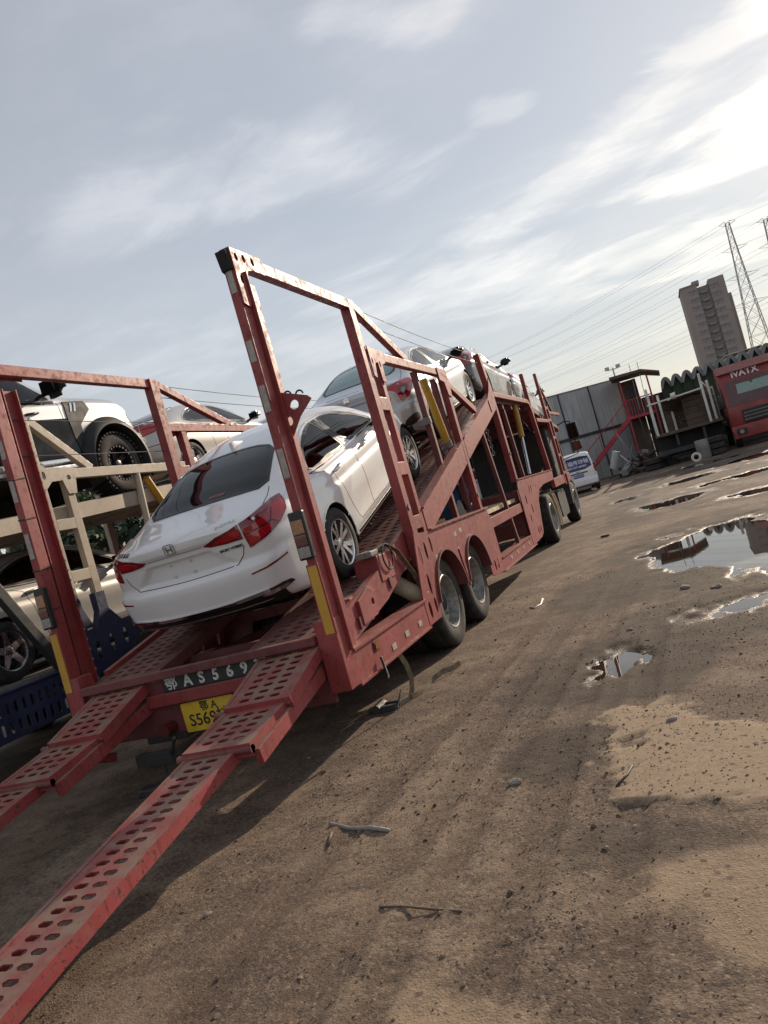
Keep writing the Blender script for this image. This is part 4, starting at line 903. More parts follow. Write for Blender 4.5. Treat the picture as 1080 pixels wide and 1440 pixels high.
# decks (two wheel tracks), then three hinged ramp leaves per track
for x0, x1 in ((-3.36, -2.68), (-5.0, -4.32)):
    prev = 5.09
    for yb in (6.3, 12.95, 16.8, 21.4):
        mb = MB(); P, L = perforated(mb, x0, x1, (prev, deck_z(prev)), (yb - .012, deck_z(yb - .012)), 4 if prev < 13 else 3, .10, .042, .080, margin=.07)
        edge_frame(mb, P, L, x0 - .03, x1 + .03, .09, .03); mb.build('deck_track', 'red_deck', TR, fix=False); prev = yb
    ins = x0 > -4                                   # both ramps share the profile
    mb = MB(); P, L = perforated(mb, x0 + .13, x1 - .01, (4.36, .615), (5.075, .845), 3, .078, .036, .085, margin=.085); edge_frame(mb, P, L, x0 + .13, x1 - .01, .085); ra = mb.build('ramp_leaf', 'red_ramp', TR, fix=False)
    mb = MB(); P, L = perforated(mb, x0 + .11, x1 - .06, (3.86, .50), (4.40, .585), 3, .085, .044, .085, margin=.075); edge_frame(mb, P, L, x0 + .11, x1 - .06, .085, .04); mb.build('ramp_leaf', 'red_ramp', TR, fix=False)
    mb = MB(); P, L = perforated(mb, x0 + .11, x1 - .185, (1.32, .035), (3.95, .475), 2, .082, .040, .090, margin=.075); edge_frame(mb, P, L, x0 + .11, x1 - .185, .075, .03); mb.build('ramp_leaf', 'red_ramp', TR, fix=False)
    xm = (x0 + x1) / 2
    mb = MB(); mb.tube([(x0 + .06, 3.88, .46), (x1 - .06, 3.88, .46)], .028, 10); mb.build('hinge_pin', 'red_deck', TR, smooth=40)
    mb = MB(); mb.tube([(x0 + .04, 4.39, .57), (x1 - .02, 4.39, .57)], .024, 10); mb.build('hinge_pin', 'red_deck', TR, smooth=40)
    for xx in (x0 + .10, x1 - .05):
        mb = MB(); mb.bar((xx, 3.9, .40), (xx, 5.0, .62), .045, .10); mb.build('ramp_bearer', 'red_ramp', TR, bevel=.004)
    # legs that carry the middle leaf
    mb = MB(); mb.bar((xm, 4.25, .50), (xm, 4.75, .32), .08, .07); mb.build('ramp_strut', 'red', TR, bevel=.004)
# cross members under the deck
for y in np.arange(5.6, 21.3, .85):
    z = deck_z(y) - .10; MB().box((XL + .08, y - .035, z - .10), (XR - .08, y + .035, z)).build('cross_member', 'red_deck', TR)
for sx_, inn in ((XR, -1), (XL, 1)):
    def pb(name, lo, hi, mat='red', bevel=.006):       # lo/hi in (inset, y, z), inset counted inwards from the outer face
        a, b = sx_ + inn * lo[0], sx_ + inn * hi[0]; return MB().box((min(a, b), lo[1], lo[2]), (max(a, b), hi[1], hi[2])).build(name, mat, TR, bevel=bevel)
    def bb(name, i_, p, q, a, b, mat='red', bevel=.006): return MB().bar((sx_ + inn * i_, *p), (sx_ + inn * i_, *q), a, b).build(name, mat, TR, bevel=bevel)
    def plate(name, poly, i0, i1, holes=(), mat='red'): return MB().prism(poly, sx_ + inn * i0, sx_ + inn * i1, 'x', holes).build(name, mat, TR)
    XI = lambda i_: sx_ + inn * i_
    # rear post with flange and guide channel
    post = pb('post', (0, 4.95, .66), (.075, 5.07, 3.70)); pb('flange', (-.035, 5.073, .70), (.02, 5.088, 3.62)); ch = MB()
    for lo, hi in (((.012, 5.09), (.075, 5.10)), ((.012, 5.10), (.022, 5.24)), ((.012, 5.24), (.075, 5.25))):
        ch.box((min(XI(lo[0]), XI(hi[0])), lo[1], .70), (max(XI(lo[0]), XI(hi[0])), hi[1], 3.55))
    gc = ch.build('guide_channel', 'red', TR)
    rv = MB().tube([(0, 0, 0), (inn * .008, 0, 0)], .010, 6).mesh('rivet')
    for z in np.arange(.9, 3.3, .09):
        o_ = link('rivet', rv, 'grey_steel' if not rv.materials else None, gc); o_.location = (XI(.075) - XC, 5.245 - 10, z)
    MB().prism([(4.93, .44), (5.10, .44), (5.19, .52), (5.13, .80), (5.10, .98), (4.93, .98)], XI(-.006), XI(.16), 'x').build('post_foot', 'red', TR, bevel=.006)
    # top corner: black stop block and drilled gusset
    MB().prism([(4.93, 3.62), (5.0, 3.60), (5.03, 3.77), (4.98, 3.80), (4.95, 3.775), (4.90, 3.76)], XI(-.004), XI(.085), 'x').build('stop_block', 'black_matte', TR, bevel=.006)
    gp = [(4.955, 3.785), (4.955, 3.36), (5.04, 3.34), (5.10, 3.42), (5.115, 3.58), (5.15, 3.64), (5.24, 3.66), (5.43, 3.66), (5.43, 3.79)]
    plate('gusset_plate', gp, -.016, -.003, [circ(5.02, 3.72, .026, 12, .034), circ(5.13, 3.73, .026, 12, .034), circ(5.26, 3.73, .026, 12, .034), circ(5.02, 3.55, .026, 12, .036)])
    pb('beam', (0, 5.075, 3.675), (.08, 7.16, 3.775)); 
    # second post, ladder post and rungs
    pb('post', (0, 7.16, 1.0), (.10, 7.30, 3.775)); pb('post', (.005, 7.52, 1.0), (.075, 7.62, 3.165)); 
    for z in (2.62, 1.93, 1.36): pb('rung', (.002, 7.302, z), (.07, 7.518, z + .14))
    pb('beam', (0, 7.302, 3.17), (.075, 10.05, 3.265)); plate('gusset_plate', [(7.31, 3.30), (7.31, 2.98), (7.38, 2.96), (7.43, 3.12), (7.52, 3.14), (7.53, 2.94), (7.62, 2.92), (7.64, 3.12), (7.75, 3.15), (7.75, 3.275), (7.40, 3.285)], -.014, -.003, [circ(7.36, 3.14, .02, 10, .035), circ(7.57, 3.12, .02, 10, .035)])
    bb('brace', .04, (7.29, 3.735), (8.66, 3.27), .07, .085)
    # inner column, lifting ram
    bb('column', .12, (9.14, 3.20), (9.20, 1.2), .075, .085, 'red_deck'); bb('column', .14, (9.10, 2.60), (9.12, 2.52), .16, .06, 'grey_steel')
    ram = MB().tube([(XI(.13), 9.50, 3.13), (XI(.13), 9.82, 2.26)], .052, 14).build('lift_cylinder', 'yellow', TR, smooth=40)
    MB().tube([(XI(.13), 9.82, 2.26), (XI(.13), 10.13, 1.42)], .030, 10).build('piston_rod', 'grey_steel', ram, smooth=40); MB().tube([(XI(.13), 9.80, 2.30), (XI(.13), 9.84, 2.22)], .062, 14).build('cylinder_collar', 'grey_steel', ram, smooth=40)
    # third post and braces
    pb('post', (0, 10.06, .50), (.09, 10.19, 3.175)); plate('gusset_plate', [(9.80, 3.18), (9.8, 3.10), (10.0, 3.08), (10.05, 2.9), (10.20, 2.88), (10.26, 3.14), (10.22, 3.27), (9.8, 3.272)], -.013, -.003, [circ(9.95 + .07 * k, 3.19 - .012 * k, .012, 8, .03) for k in range(4)])
    pb('column', (.10, 9.93, 1.2), (.17, 10.03, 3.16), 'red_deck'); bb('brace', .05, (10.19, 3.12), (11.55, 2.74), .07, .10)
    bb('brace', .06, (11.62, 2.64), (12.05, .54), .06, .075, 'red_deck')
    # sloping upper-deck side beams
    for (ya, yb) in ((7.64, 10.04), (10.21, 13.0)):
        plate('deck_beam', [(ya, deck_z(ya) - .24), (yb, deck_z(yb) - .24), (yb, deck_z(yb) + .05), (ya, deck_z(ya) + .05)], .0, .06)
        plate('beam_flange', [(ya, deck_z(ya) + .052), (yb, deck_z(yb) + .052), (yb, deck_z(yb) + .075), (ya, deck_z(ya) + .075)], -.02, .10)
    plate('deck_beam', [(5.3, deck_z(5.3) - .22), (6.3, deck_z(6.3) - .24), (7.15, deck_z(7.15) - .24), (7.15, deck_z(7.15) + .05), (6.3, deck_z(6.3) + .05), (5.3, deck_z(5.3) + .04)], .10, .16)
    plate('gusset_plate', [(12.55, 2.72), (13.0, 2.85), (13.02, 3.35), (12.75, 3.1), (12.5, 2.96)], -.012, -.002, [circ(12.7 + .08 * k, 2.9 + .05 * k, .012, 8, .028) for k in range(3)])
    # fourth post, upper rail, front frame
    MB().prism([(12.78, 3.76), (12.93, 3.76), (13.12, 3.2), (13.17, 2.6), (13.17, 1.5), (13.02, 1.5), (13.02, 2.9), (12.92, 3.2)], XI(0), XI(.10), 'x').build('post', 'red', TR, bevel=.006)
    pb('beam', (0, 13.13, 3.02), (.08, 16.55, 3.11)); MB().prism([(16.45, 3.022), (16.45, 3.108), (16.72, 3.08), (16.88, 2.95), (17.20, 1.5), (17.08, 1.5), (16.78, 2.86), (16.66, 3.0)], XI(-.003), XI(.09), 'x').build('post', 'red', TR, bevel=.006)
    bb('post', .05, (16.98, 2.6), (17.02, 3.72), .08, .10); bb('column', .16, (14.38, 3.05), (14.56, 1.5), .07, .08, 'red_deck')
    ram = MB().tube([(XI(.14), 15.66, 2.98), (XI(.14), 15.52, 2.32)], .055, 14).build('lift_cylinder', 'yellow', TR, smooth=40); MB().tube([(XI(.14), 15.52, 2.32), (XI(.14), 15.22, 1.55)], .03, 10).build('piston_rod', 'steel_bright', ram, smooth=40)
    for y, z1 in ((18.95, 3.87), (19.42, 3.05)): pb('post', (0, y, 1.05), (.07, y + .10, z1))
    for z in (1.3, 1.75, 2.2, 2.65, 2.96): pb('rung', (.004, 19.052, z), (.06, 19.418, z + .07))
    bb('brace', .04, (19.06, 3.7), (20.25, 2.95), .05, .06); pb('beam', (.002, 17.2, 2.62), (.07, 18.94, 2.70)); pb('beam', (.002, 19.53, 2.85), (.06, 21.4, 2.92)); bb('brace', .05, (19.6, 2.9), (19.95, 3.35), .03, .03, 'black_matte')
    # lower chassis
    lo_rail = plate('chassis_rail', [(5.13, .44), (6.9, .44), (6.9, .68), (5.13, .68)], 0, .012); plate('rail_lip', [(5.12, .682), (6.95, .682), (6.95, .70), (5.12, .70)], -.022, .16); plate('rail_lip', [(5.10, .42), (6.9, .42), (6.9, .438), (5.10, .438)], -.016, .09)
    w1, w2, ra_ = 7.92, 9.17, .56
    arc = lambda c, a0, a1, n=14: [(c + ra_ * math.cos(R(a)), .49 + ra_ * math.sin(R(a))) for a in np.linspace(a0, a1, n)]
    sk = [(6.9, .44), (7.30, .44)] + arc(w1, 172, 22) + [(8.52, .56), (8.56, .56)] + arc(w2, 158, -6) + [(9.84, .40), (10.45, .37), (10.45, 1.02), (10.35, 1.28), (7.62, 1.30), (7.14, 1.33), (6.9, .72)]
    plate('wheel_skirt', sk, -.004, .010, [circ(7.17, 1.10, .035, 12, .095), circ(7.37, 1.12, .035, 12, .095), circ(7.57, 1.16, .035, 12, .085), circ(7.20, .80, .035, 12, .11), circ(7.03, .57, .04, 12, .085), circ(7.22, .58, .035, 12, .08), circ(9.99, .52, .04, 12, .075), circ(10.16, .52, .04, 12, .075)])
    for c in (w1, w2):
        fl = MB(); q0 = [(c + r_ * math.cos(R(a)), .49 + r_ * math.sin(R(a))) for r_, aa in ((ra_ + .012, np.linspace(8, 172, 24)), (ra_ - .01, np.linspace(172, 8, 24))) for a in aa]; fl.prism(q0, XI(-.03), XI(.34), 'x'); fl.build('mudguard', 'red_deck', TR, smooth=40)
    plate('rail_lip', [(7.66, 1.302), (10.34, 1.282), (10.34, 1.30), (7.66, 1.32)], -.03, .10)
    bb('skirt_strut', -.006, (8.53, .98), (8.60, .52), .02, .07)
    plate('chassis_rail', [(10.45, .37), (12.9, .37), (12.9, .54), (10.45, .54)], 0, .012); plate('rail_lip', [(10.45, .542), (12.86, .542), (12.86, .56), (10.45, .56)], -.02, .14); plate('rail_lip', [(10.45, .35), (13.2, .35), (13.2, .368), (10.45, .368)], -.014, .09)
    pb('beam', (.02, 10.45, .98), (.08, 12.95, 1.13)); 
    # gooseneck side plate with arch over the drive wheels
    gn = [(12.92, .37), (13.9, .40), (14.15, .46), (14.35, .75), (14.55, 1.02), (14.95, 1.22), (15.6, 1.28), (17.1, 1.29), (17.2, 1.50), (13.02, 1.52), (12.92, 1.4)]
    plate('gooseneck_plate', gn, -.004, .012, [circ(13.35, 1.15, .045, 10, .09), circ(13.7, .95, .045, 10, .09), circ(13.35, .8, .04, 10, .08), circ(13.7, .55, .035, 10, .07), circ(13.85, .53, .035, 10, .07), circ(14.0, .55, .03, 10, .06), circ(13.9, 1.3, .035, 10, .07), circ(14.1, 1.31, .035, 10, .07)])
    plate('rail_lip', [(13.05, 1.522), (17.2, 1.502), (17.2, 1.52), (13.05, 1.54)], -.02, .12)
    pb('beam', (.01, 17.2, 1.10), (.09, 18.94, 1.30)); pb('beam', (.01, 19.53, 1.10), (.09, 20.1, 1.30))
    # lashed-on strap rollers, cylinder under the deck, hinge bracket
    if inn == -1:
        MB().tube([(-2.95, 7.02, 1.02), (-2.58, 7.10, .68)], .085, 18).build('air_cylinder', 'cream', TR, smooth=40)
        MB().prism([(5.62, .78), (5.95, .80), (6.0, 1.0), (5.88, 1.06), (5.62, .98)], -2.66, -2.60, 'x', [circ(5.90, .92, .03, 10)]).build('bracket', 'red_ramp', TR, bevel=.005); MB().box((-2.84, 5.60, .76), (-2.664, 5.98, 1.02)).build('bracket', 'red_ramp', TR, bevel=.008)
        MB().box((-2.86, 6.28, 1.02), (-2.62, 6.62, 1.26)).build('bracket', 'red_ramp', TR, bevel=.008)
        st = MB(); pp = [(-2.70, 6.30, 1.29), (-2.62, 6.55, 1.34), (-2.60, 6.75, 1.24), (-2.57, 6.95, .98), (-2.56, 7.10, .72)]
        for i in range(4): st.bar(pp[i], pp[i + 1], .05, .006)
        st.build('lashing_strap', 'strap', TR); MB().box((-2.78, 6.18, 1.27), (-2.62, 6.36, 1.32)).build('ratchet', 'grey_steel', TR, bevel=.01)
        tl = MB()
        for i in range(5): tl.tube([(-2.60, 6.50 + .12 * math.cos(a + i), 1.22 + .12 * math.sin(a + i)) for a in np.linspace(0, 2.2, 6)], .008, 6)
        tl.build('hose', 'rubber', TR, smooth=True)
        MB().prism([(-2.54, 2.70), (-2.30, 2.60), (-2.275, 2.57), (-2.40, 2.47), (-2.52, 2.32), (-2.54, 2.32)], 5.09, 5.104, 'y', [circ(-2.42, 2.565, .036, 14), circ(-2.49, 2.46, .024, 12, .034)]).build('latch_plate', 'red', TR)
        hk = MB()
        for x_ in (-2.36, -2.455): hk.tube([(x_ + .03 * math.cos(a), 5.097, 2.625 + .022 * (-2.36 - x_) / .095 + .03 * math.sin(a)) for a in np.linspace(0, math.pi, 8)], .007, 6)
        hk.build('latch_hooks', 'black_matte', TR)
        rd = MB(); rd.tube([(-2.50, 5.52, .52), (-2.49, 5.53, .36), (-2.46, 5.45, .35)], .012, 6); rd.build('hook', 'dark_box', TR, smooth=True)
    # rear lamp cluster, yellow reflector, white stickers, markers
    xa, xb = sorted((XI(-.02), XI(.10)))
    lampo = MB().box((xa, 4.90, 1.44), (xb, 4.948, 1.80)).build('tail_lamp', 'black_trim', TR, bevel=.012)
    for z0, z1, mt in ((1.70, 1.775, 'lens_clear'), (1.63, 1.735, 'lens_amber'), (1.54, 1.625, 'lens_red_old'), (1.455, 1.535, 'lens_clear')):
        if mt == 'lens_clear' and z0 > 1.6: continue
        MB().box((xa + .014, 4.888, z0), (xb - .014, 4.899, z1)).build('lens', mt, lampo, bevel=.004)
    xa2, xb2 = sorted((XI(-.012), XI(.085))); bk = MB().box((xa2, 4.935, .86), (xb2, 4.948, 1.40)).build('reflector_backing', 'red', TR, bevel=.003); MB().box((xa2 + .012, 4.928, .875), (xb2 - .012, 4.934, 1.385)).build('reflector', 'yellow', bk)
    for z, h_ in ((3.45, .22), (2.93, .16), (2.55, .2), (2.05, .22)):
        a, b = sorted((XI(.012), XI(.06))); MB().box((a, 4.9455, z), (b, 4.9495, z + h_)).build('reflective_sticker', 'sticker_white', TR)
    mk = MB().box((XI(-.012) - .003, 5.50, .57), (XI(-.002) + .003, 5.62, .655)).build('side_marker', 'red_deck', TR, bevel=.003); MB().box((XI(-.018) - .002, 5.515, .583), (XI(-.013) + .002, 5.605, .642)).build('lens', 'lens_amber', mk)
    for y, z in ((5.86, .48), (6.22, .50), (6.60, .50), (7.62, .98), (8.5, 1.12), (8.75, 1.14), (11.0, .44), (11.5, .44), (12.0, .44), (12.5, .44)):
        o_ = MB(); o_.box((min(XI(-.006), XI(-.0005)), y, z), (max(XI(-.006), XI(-.0005)), y + .09, z + .05)); o_.build('reflective_sticker', 'sticker_white', TR)
    # safety wires along the top
    for z0, z1, ya, yb in ((3.72, 3.74, 7.31, 12.8), (3.58, 3.6, 7.31, 12.82)):
        MB().tube([(XI(.04), ya + (yb - ya) * k / 8, z0 + (z1 - z0) * k / 8 - .04 * math.sin(math.pi * k / 8)) for k in range(9)], .0045, 5).build('safety_wire', 'cable', TR)
    if inn == 1:
        for z in (3.28, 2.95): MB().tube([(XI(.04), 5.08, z), (XI(.04), 7.15, z)], .004, 5).build('safety_wire', 'cable', TR)
        for z in (2.75, 2.4, 1.95, 1.6): MB().tube([(XI(-.002), 4.945, z), (XI(.077), 4.945, z - .01), (XI(.077), 5.07, z), (XI(-.002), 5.07, z)], .006, 5).build('cable_tie', 'cable', TR)
    for yw in (7.92, 9.17):
        o_ = add_wheel(TR, (XI(.07) - XC + inn * .14, yw - 10, .49), -inn, 'truck', .49, .30, .28, spin=yw)
        add_wheel(TR, (XI(.07) - XC + inn * .46, yw - 10, .49), -inn, 'truck', .49, .30, .28, spin=yw + 1)
for yw in (7.92, 9.17): MB().tube([(XL + .3, yw, .49), (XR - .3, yw, .49)], .075, 12).build('axle', 'grey_steel', TR, smooth=40)
for x in (-3.3, -4.37): MB().box((x - .06, 5.0, .52), (x + .06, 13.0, .78)).build('main_beam', 'red_deck', TR)
for x in (-3.3, -4.37): MB().box((x - .06, 13.0, 1.05), (x + .06, 19.5, 1.28)).build('main_beam', 'red_deck', TR)
MB().box((XL + .05, 13.0, .56), (XR - .05, 13.06, 1.35)).build('bulkhead', 'red_deck', TR)
# lower floor of open steel mesh behind the axles
mf = MB()
for y in np.arange(7.7, 12.4, .20):
    mf.bar((XL + .14, y, 1.225), (XR - .13, y + .5, 1.225), .02, .035, (0, 0, 1)); mf.bar((XL + .14, y + .5, 1.207), (XR - .13, y, 1.207), .02, .035, (0, 0, 1))
for x_ in (XL + .13, XR - .13): MB().bar((x_, 7.65, 1.205), (x_, 12.95, 1.205), .05, .06).build('floor_edge', 'cream', TR)
mf.build('mesh_floor', 'cream', TR)
# hydraulic hoses clipped along the frames
for sx_, inn in ((XR, -1), (XL, 1)):
    hr = random.Random(int(-sx_ * 10))
    for (ya, za), (yb, zb_), n_ in (((9.25, 2.5), (9.85, 1.35), 2), ((10.0, 3.05), (10.02, 1.3), 2), ((10.15, 1.35), (12.9, 1.0), 2), ((13.2, 2.7), (13.25, 1.55), 2), ((14.6, 1.56), (16.9, 1.6), 2), ((15.6, 2.9), (17.0, 2.4), 1)):
        for k in range(n_):
            pts = []
            for i in range(11):
                q = i / 10; sg = math.sin(math.pi * q); pts.append((sx_ + inn * (.11 + .03 * k + .02 * hr.random()), ya + (yb - ya) * q + .05 * sg * (k + 1) * hr.uniform(.6, 1), za + (zb_ - za) * q - (.10 + .06 * k) * sg * abs(yb - ya) ** .5))
            MB().tube(pts, .013, 6).build('hydraulic_hose', 'rubber', TR, smooth=True)
    for y, z in ((10.12, 1.5), (13.1, 2.0), (7.23, 1.6)):
        MB().tube([(sx_ - inn * .012, y, z), (sx_ + inn * .01, y, z)], .03, 8).build('bolt_head', 'grey_steel', TR)
    for k in range(9):          # tie-down chain hanging inside the frame
        c = Vector((sx_ + inn * .14, 12.45 + .004 * (k % 2), 2.55 - k * .062)); rg = [c + Vector(((.0 if k % 2 else .022) * math.cos(a), (.022 if k % 2 else 0) * math.cos(a), .04 * math.sin(a))) for a in np.linspace(0, 2 * math.pi, 9)]
        MB().tube(rg, .008, 5).build('chain_link', 'grey_steel', TR)
# rear bumper: painted number board, yellow plate
MB().box((XL + .17, 4.90, .82), (XR - .17, 4.985, .885)).build('rear_beam', 'red_deck', TR, bevel=.008); MB().box((XL + .17, 4.985, .36), (XR - .17, 5.03, .80)).build('rear_panel', 'red_deck', TR, bevel=.006)
MB().box((-4.34, 4.93, .60), (-3.35, 4.984, .70)).build('rear_beam', 'red', TR, bevel=.008)
bd = MB().box((-4.17, 4.955, .705), (-2.95, 4.983, .815)).build('number_board', 'board_black', TR, bevel=.003)
text('number_lettering', '鄂', .125, 'paint_stencil', bd, frame((-4.08 - XC, 4.953 - 10, .765), (1, 0, 0), (0, 0, 1)), .001, .002)
for i, ch_ in enumerate('AS569'): text('number_lettering', ch_, .125, 'paint_stencil', bd, frame((-3.915 + .135 * i - XC, 4.953 - 10, .762), (1, 0, 0), (0, 0, 1)), .001, .004)
text('number_lettering', '挂', .12, 'paint_stencil', bd, frame((-3.22 - XC, 4.953 - 10, .765), (1, 0, 0), (0, 0, 1)), .001, .002)
yp = MB().prism(rrect(-4.06, .35, -3.56, .585, .012), 4.965, 4.984, 'y').build('number_plate', 'plate_yellow', TR)
text('number_lettering', '鄂 A', .085, 'ink_black', yp, frame((-3.80 - XC, 4.963 - 10, .535), (1, 0, 0), (0, 0, 1)), .001, .001); text('number_lettering', 'S569挂', .135, 'ink_black', yp, frame((-3.81 - XC, 4.963 - 10, .435), (1, 0, 0), (0, 0, 1)), .001, .001)
MB().box((-4.5, 4.99, .30), (-4.1, 5.25, .52)).build('bumper_bracket', 'dark_box', TR, bevel=.01)
MB().tube([(-4.2, 4.86, .42), (-4.2, 4.99, .42)], .05, 14).build('round_lamp', 'lens_red_old', TR, smooth=40)
# ------------------------------------------------------------------ tractor unit under the gooseneck
TU = thing('tractor_unit', 'truck tractor coupled under the gooseneck, cab hidden behind the trailer with side mirrors out', 'truck', (XC, 18, 0))
for yw, st in ((16.35, 0), (20.6, 0)):
    for inn, sx_ in ((-1, -2.62), (1, -5.05)):
        add_wheel(TU, (sx_ + inn * .15 - XC, yw - 18, .52), -inn, 'truck', .52, .31, .30, spin=yw)
        if yw < 20: add_wheel(TU, (sx_ + inn * .49 - XC, yw - 18, .52), -inn, 'truck', .52, .31, .30, spin=yw + 1)
for inn, sx_ in ((-1, -2.60), (1, -5.07)):
    for k_, (yc, rr_) in enumerate(((16.35, .60), (16.62, .60), (16.89, .60))):
        if k_: 
            q0 = [(yc + r_ * math.cos(R(a)), .50 + r_ * math.sin(R(a))) for r_, aa in ((rr_ - .02, np.linspace(-25, 62, 12)), (rr_ - .045, np.linspace(62, -25, 12))) for a in aa]
            MB().prism(q0, sx_ + inn * .02, sx_ + inn * .6, 'x').build('mudguard', 'cream', TU, smooth=40)
    MB().prism(rrect(17.95, .36, 19.2, .98, .15), sx_ + inn * .06, sx_ + inn * .62, 'x').build('fuel_tank', 'dark_box', TU, smooth=40)
    MB().prism([(19.9, .5), (20.1, 1.15), (20.6, 1.25), (21.15, 1.1), (21.2, .5), (21.05, .5), (21.0, .95), (20.6, 1.1), (20.2, 1.0), (20.05, .5)], sx_ + inn * .02, sx_ + inn * .5, 'x').build('mudguard', 'dark_box', TU)
for x in (-3.45, -4.22): MB().box((x - .045, 15.3, .72), (x + .045, 22, .98)).build('frame_rail', 'dark_box', TU)
cb = MB().prism([(20.0, 1.02), (22.15, 1.02), (22.2, 1.7), (22.0, 2.5), (21.7, 2.62), (20.0, 2.62)], XL + .22, XR - .30, 'x').build('cab', 'dark_box', TU, bevel=.05)
MB().prism([(20.9, 1.75), (22.0, 1.75), (21.85, 2.4), (20.9, 2.4)], XR - .302, XR - .292, 'x').build('side_window', 'glass_dark', cb)
for inn, sx_ in ((-1, XR), (1, XL)):
    ar = MB(); ar.tube([(sx_ + inn * .35, 21.4, 2.55), (sx_ - inn * .05, 21.45, 2.66), (sx_ - inn * .20, 21.45, 2.62)], .016, 8); ar.tube([(sx_ + inn * .35, 21.4, 1.62), (sx_ - inn * .20, 21.45, 1.72), (sx_ - inn * .20, 21.45, 2.62)], .014, 8); ar.build('mirror_arm', 'black_matte', TU, smooth=True)
    a, b = sorted((sx_ - inn * .08, sx_ - inn * .36)); mr_ = MB().box((a, 21.36, 2.12), (b, 21.5, 2.58)).build('mirror', 'black_trim', TU, bevel=.035, smooth=50); MB().box((a + .03, 21.35, 2.16), (b - .03, 21.358, 2.54)).build('mirror_glass', 'gloss_black', mr_)
    mr_ = MB().box((a + .02, 21.36, 1.80), (b - .02, 21.48, 2.06)).build('mirror', 'black_trim', TU, bevel=.04, smooth=50); MB().box((a + .04, 21.35, 1.83), (b - .04, 21.358, 2.03)).build('mirror_glass', 'lens_red_old', mr_)
# ------------------------------------------------------------------ things left on the trailer and behind it
cr = thing('crate', 'blue plastic crate standing on the lower mesh floor of the red transporter', 'crate', (-3.0, 11.2, 1.24))
MB().box((-3.3, 10.85, 1.245), (-2.80, 11.25, 1.70)).build('crate_box', 'crate_blue', cr, bevel=.02)
for z in (1.36, 1.48, 1.62): MB().box((-3.31, 10.843, z), (-2.79, 11.257, z + .015)).build('crate_rib', 'crate_blue', cr)
tag(MB().bar((-2.9, 10.35, 1.25), (-2.9, 10.80, 1.48), .24, .02).build('white_board', 'plastic_white', bevel=.004), 'small white board propped on the mesh floor beside the blue crate', 'board')
sp = thing('ratchet_strap', 'brown webbing strap with steel ratchet hanging from the trailer rail onto the dirt', 'strap', (-2.6, 6.1, 0))
def ribbon(pts, w, name, parent, mat='strap', th=.004, side=(0, 1, 0)):
    mb = MB(); pts = [Vector(p) for p in pts]; vs = []; fs = []
    for i, p in enumerate(pts):
        d_ = (pts[min(i + 1, len(pts) - 1)] - pts[max(i - 1, 0)]).normalized(); s_ = (Vector(side) - d_ * d_.dot(Vector(side))).normalized() * w / 2; n_ = d_.cross(s_).normalized() * th
        vs += [p - s_, p + s_, p + s_ + n_, p - s_ + n_]
    for i in range(len(pts) - 1):
        for k in range(4): fs.append((4 * i + k, 4 * i + (k + 1) % 4, 4 * i + 4 + (k + 1) % 4, 4 * i + 4 + k))
    fs += [(0, 1, 2, 3), tuple(4 * (len(pts) - 1) + k for k in (3, 2, 1, 0))]
    return mb.add(vs, fs).build(name, mat, parent, smooth=40)
g_ = lambda x, y, h=.006: (x, y, gz(x, y) + h)
ribbon([(-2.56, 6.02, .43), (-2.53, 6.05, .30), (-2.53, 6.08, .18), (-2.55, 6.07, .08), g_(-2.57, 6.02), g_(-2.62, 5.93)], .05, 'webbing', sp, side=(.5, .86, 0))
ribbon([g_(-2.55, 6.02, .02), g_(-2.50, 6.15, .012), g_(-2.50, 6.32, .01), g_(-2.50, 6.48, .03), g_(-2.44, 6.62, .05), g_(-2.38, 6.74, .03), g_(-2.33, 6.86, .04)], .05, 'webbing', sp, side=(0, .2, 1))
rt_ = MB(); rt_.box((-2.80, 5.78, gz(-2.75, 5.8)), (-2.62, 5.83, gz(-2.75, 5.8) + .05)); rt_.box((-2.80, 5.90, gz(-2.75, 5.8)), (-2.62, 5.93, gz(-2.75, 5.8) + .05)); rt_.tube([(-2.79, 5.76, gz(-2.75, 5.8) + .035), (-2.79, 5.95, gz(-2.75, 5.8) + .035)], .04, 12); rt_.tube([(-2.60, 5.78, gz(-2.6, 5.8) + .02), (-2.60, 5.95, gz(-2.6, 5.8) + .12)], .008, 6)
rt_.build('ratchet', 'dark_box', sp, bevel=.004)
ch = thing('hanging_bracket', 'dark steel bracket and ribbed block lying under the trailer tail', 'bracket', (-4.15, 4.75, 0))
mb = MB(); mb.box((-4.42, 4.72, .20), (-4.08, 4.80, .30)); mb.tube([(-4.1, 4.76, .25), (-3.98, 4.7, .40)], .015, 6); mb.tube([(-4.2, 4.76, .22), (-4.18, 4.74, .04)], .014, 6); mb.build('ribbed_block', 'dark_box', ch, bevel=.004)
MB().box((-4.40, 4.62, gz(-4.2, 4.7)), (-4.02, 4.74, gz(-4.2, 4.7) + .06)).build('foot_plate', 'dark_box', ch, bevel=.012)

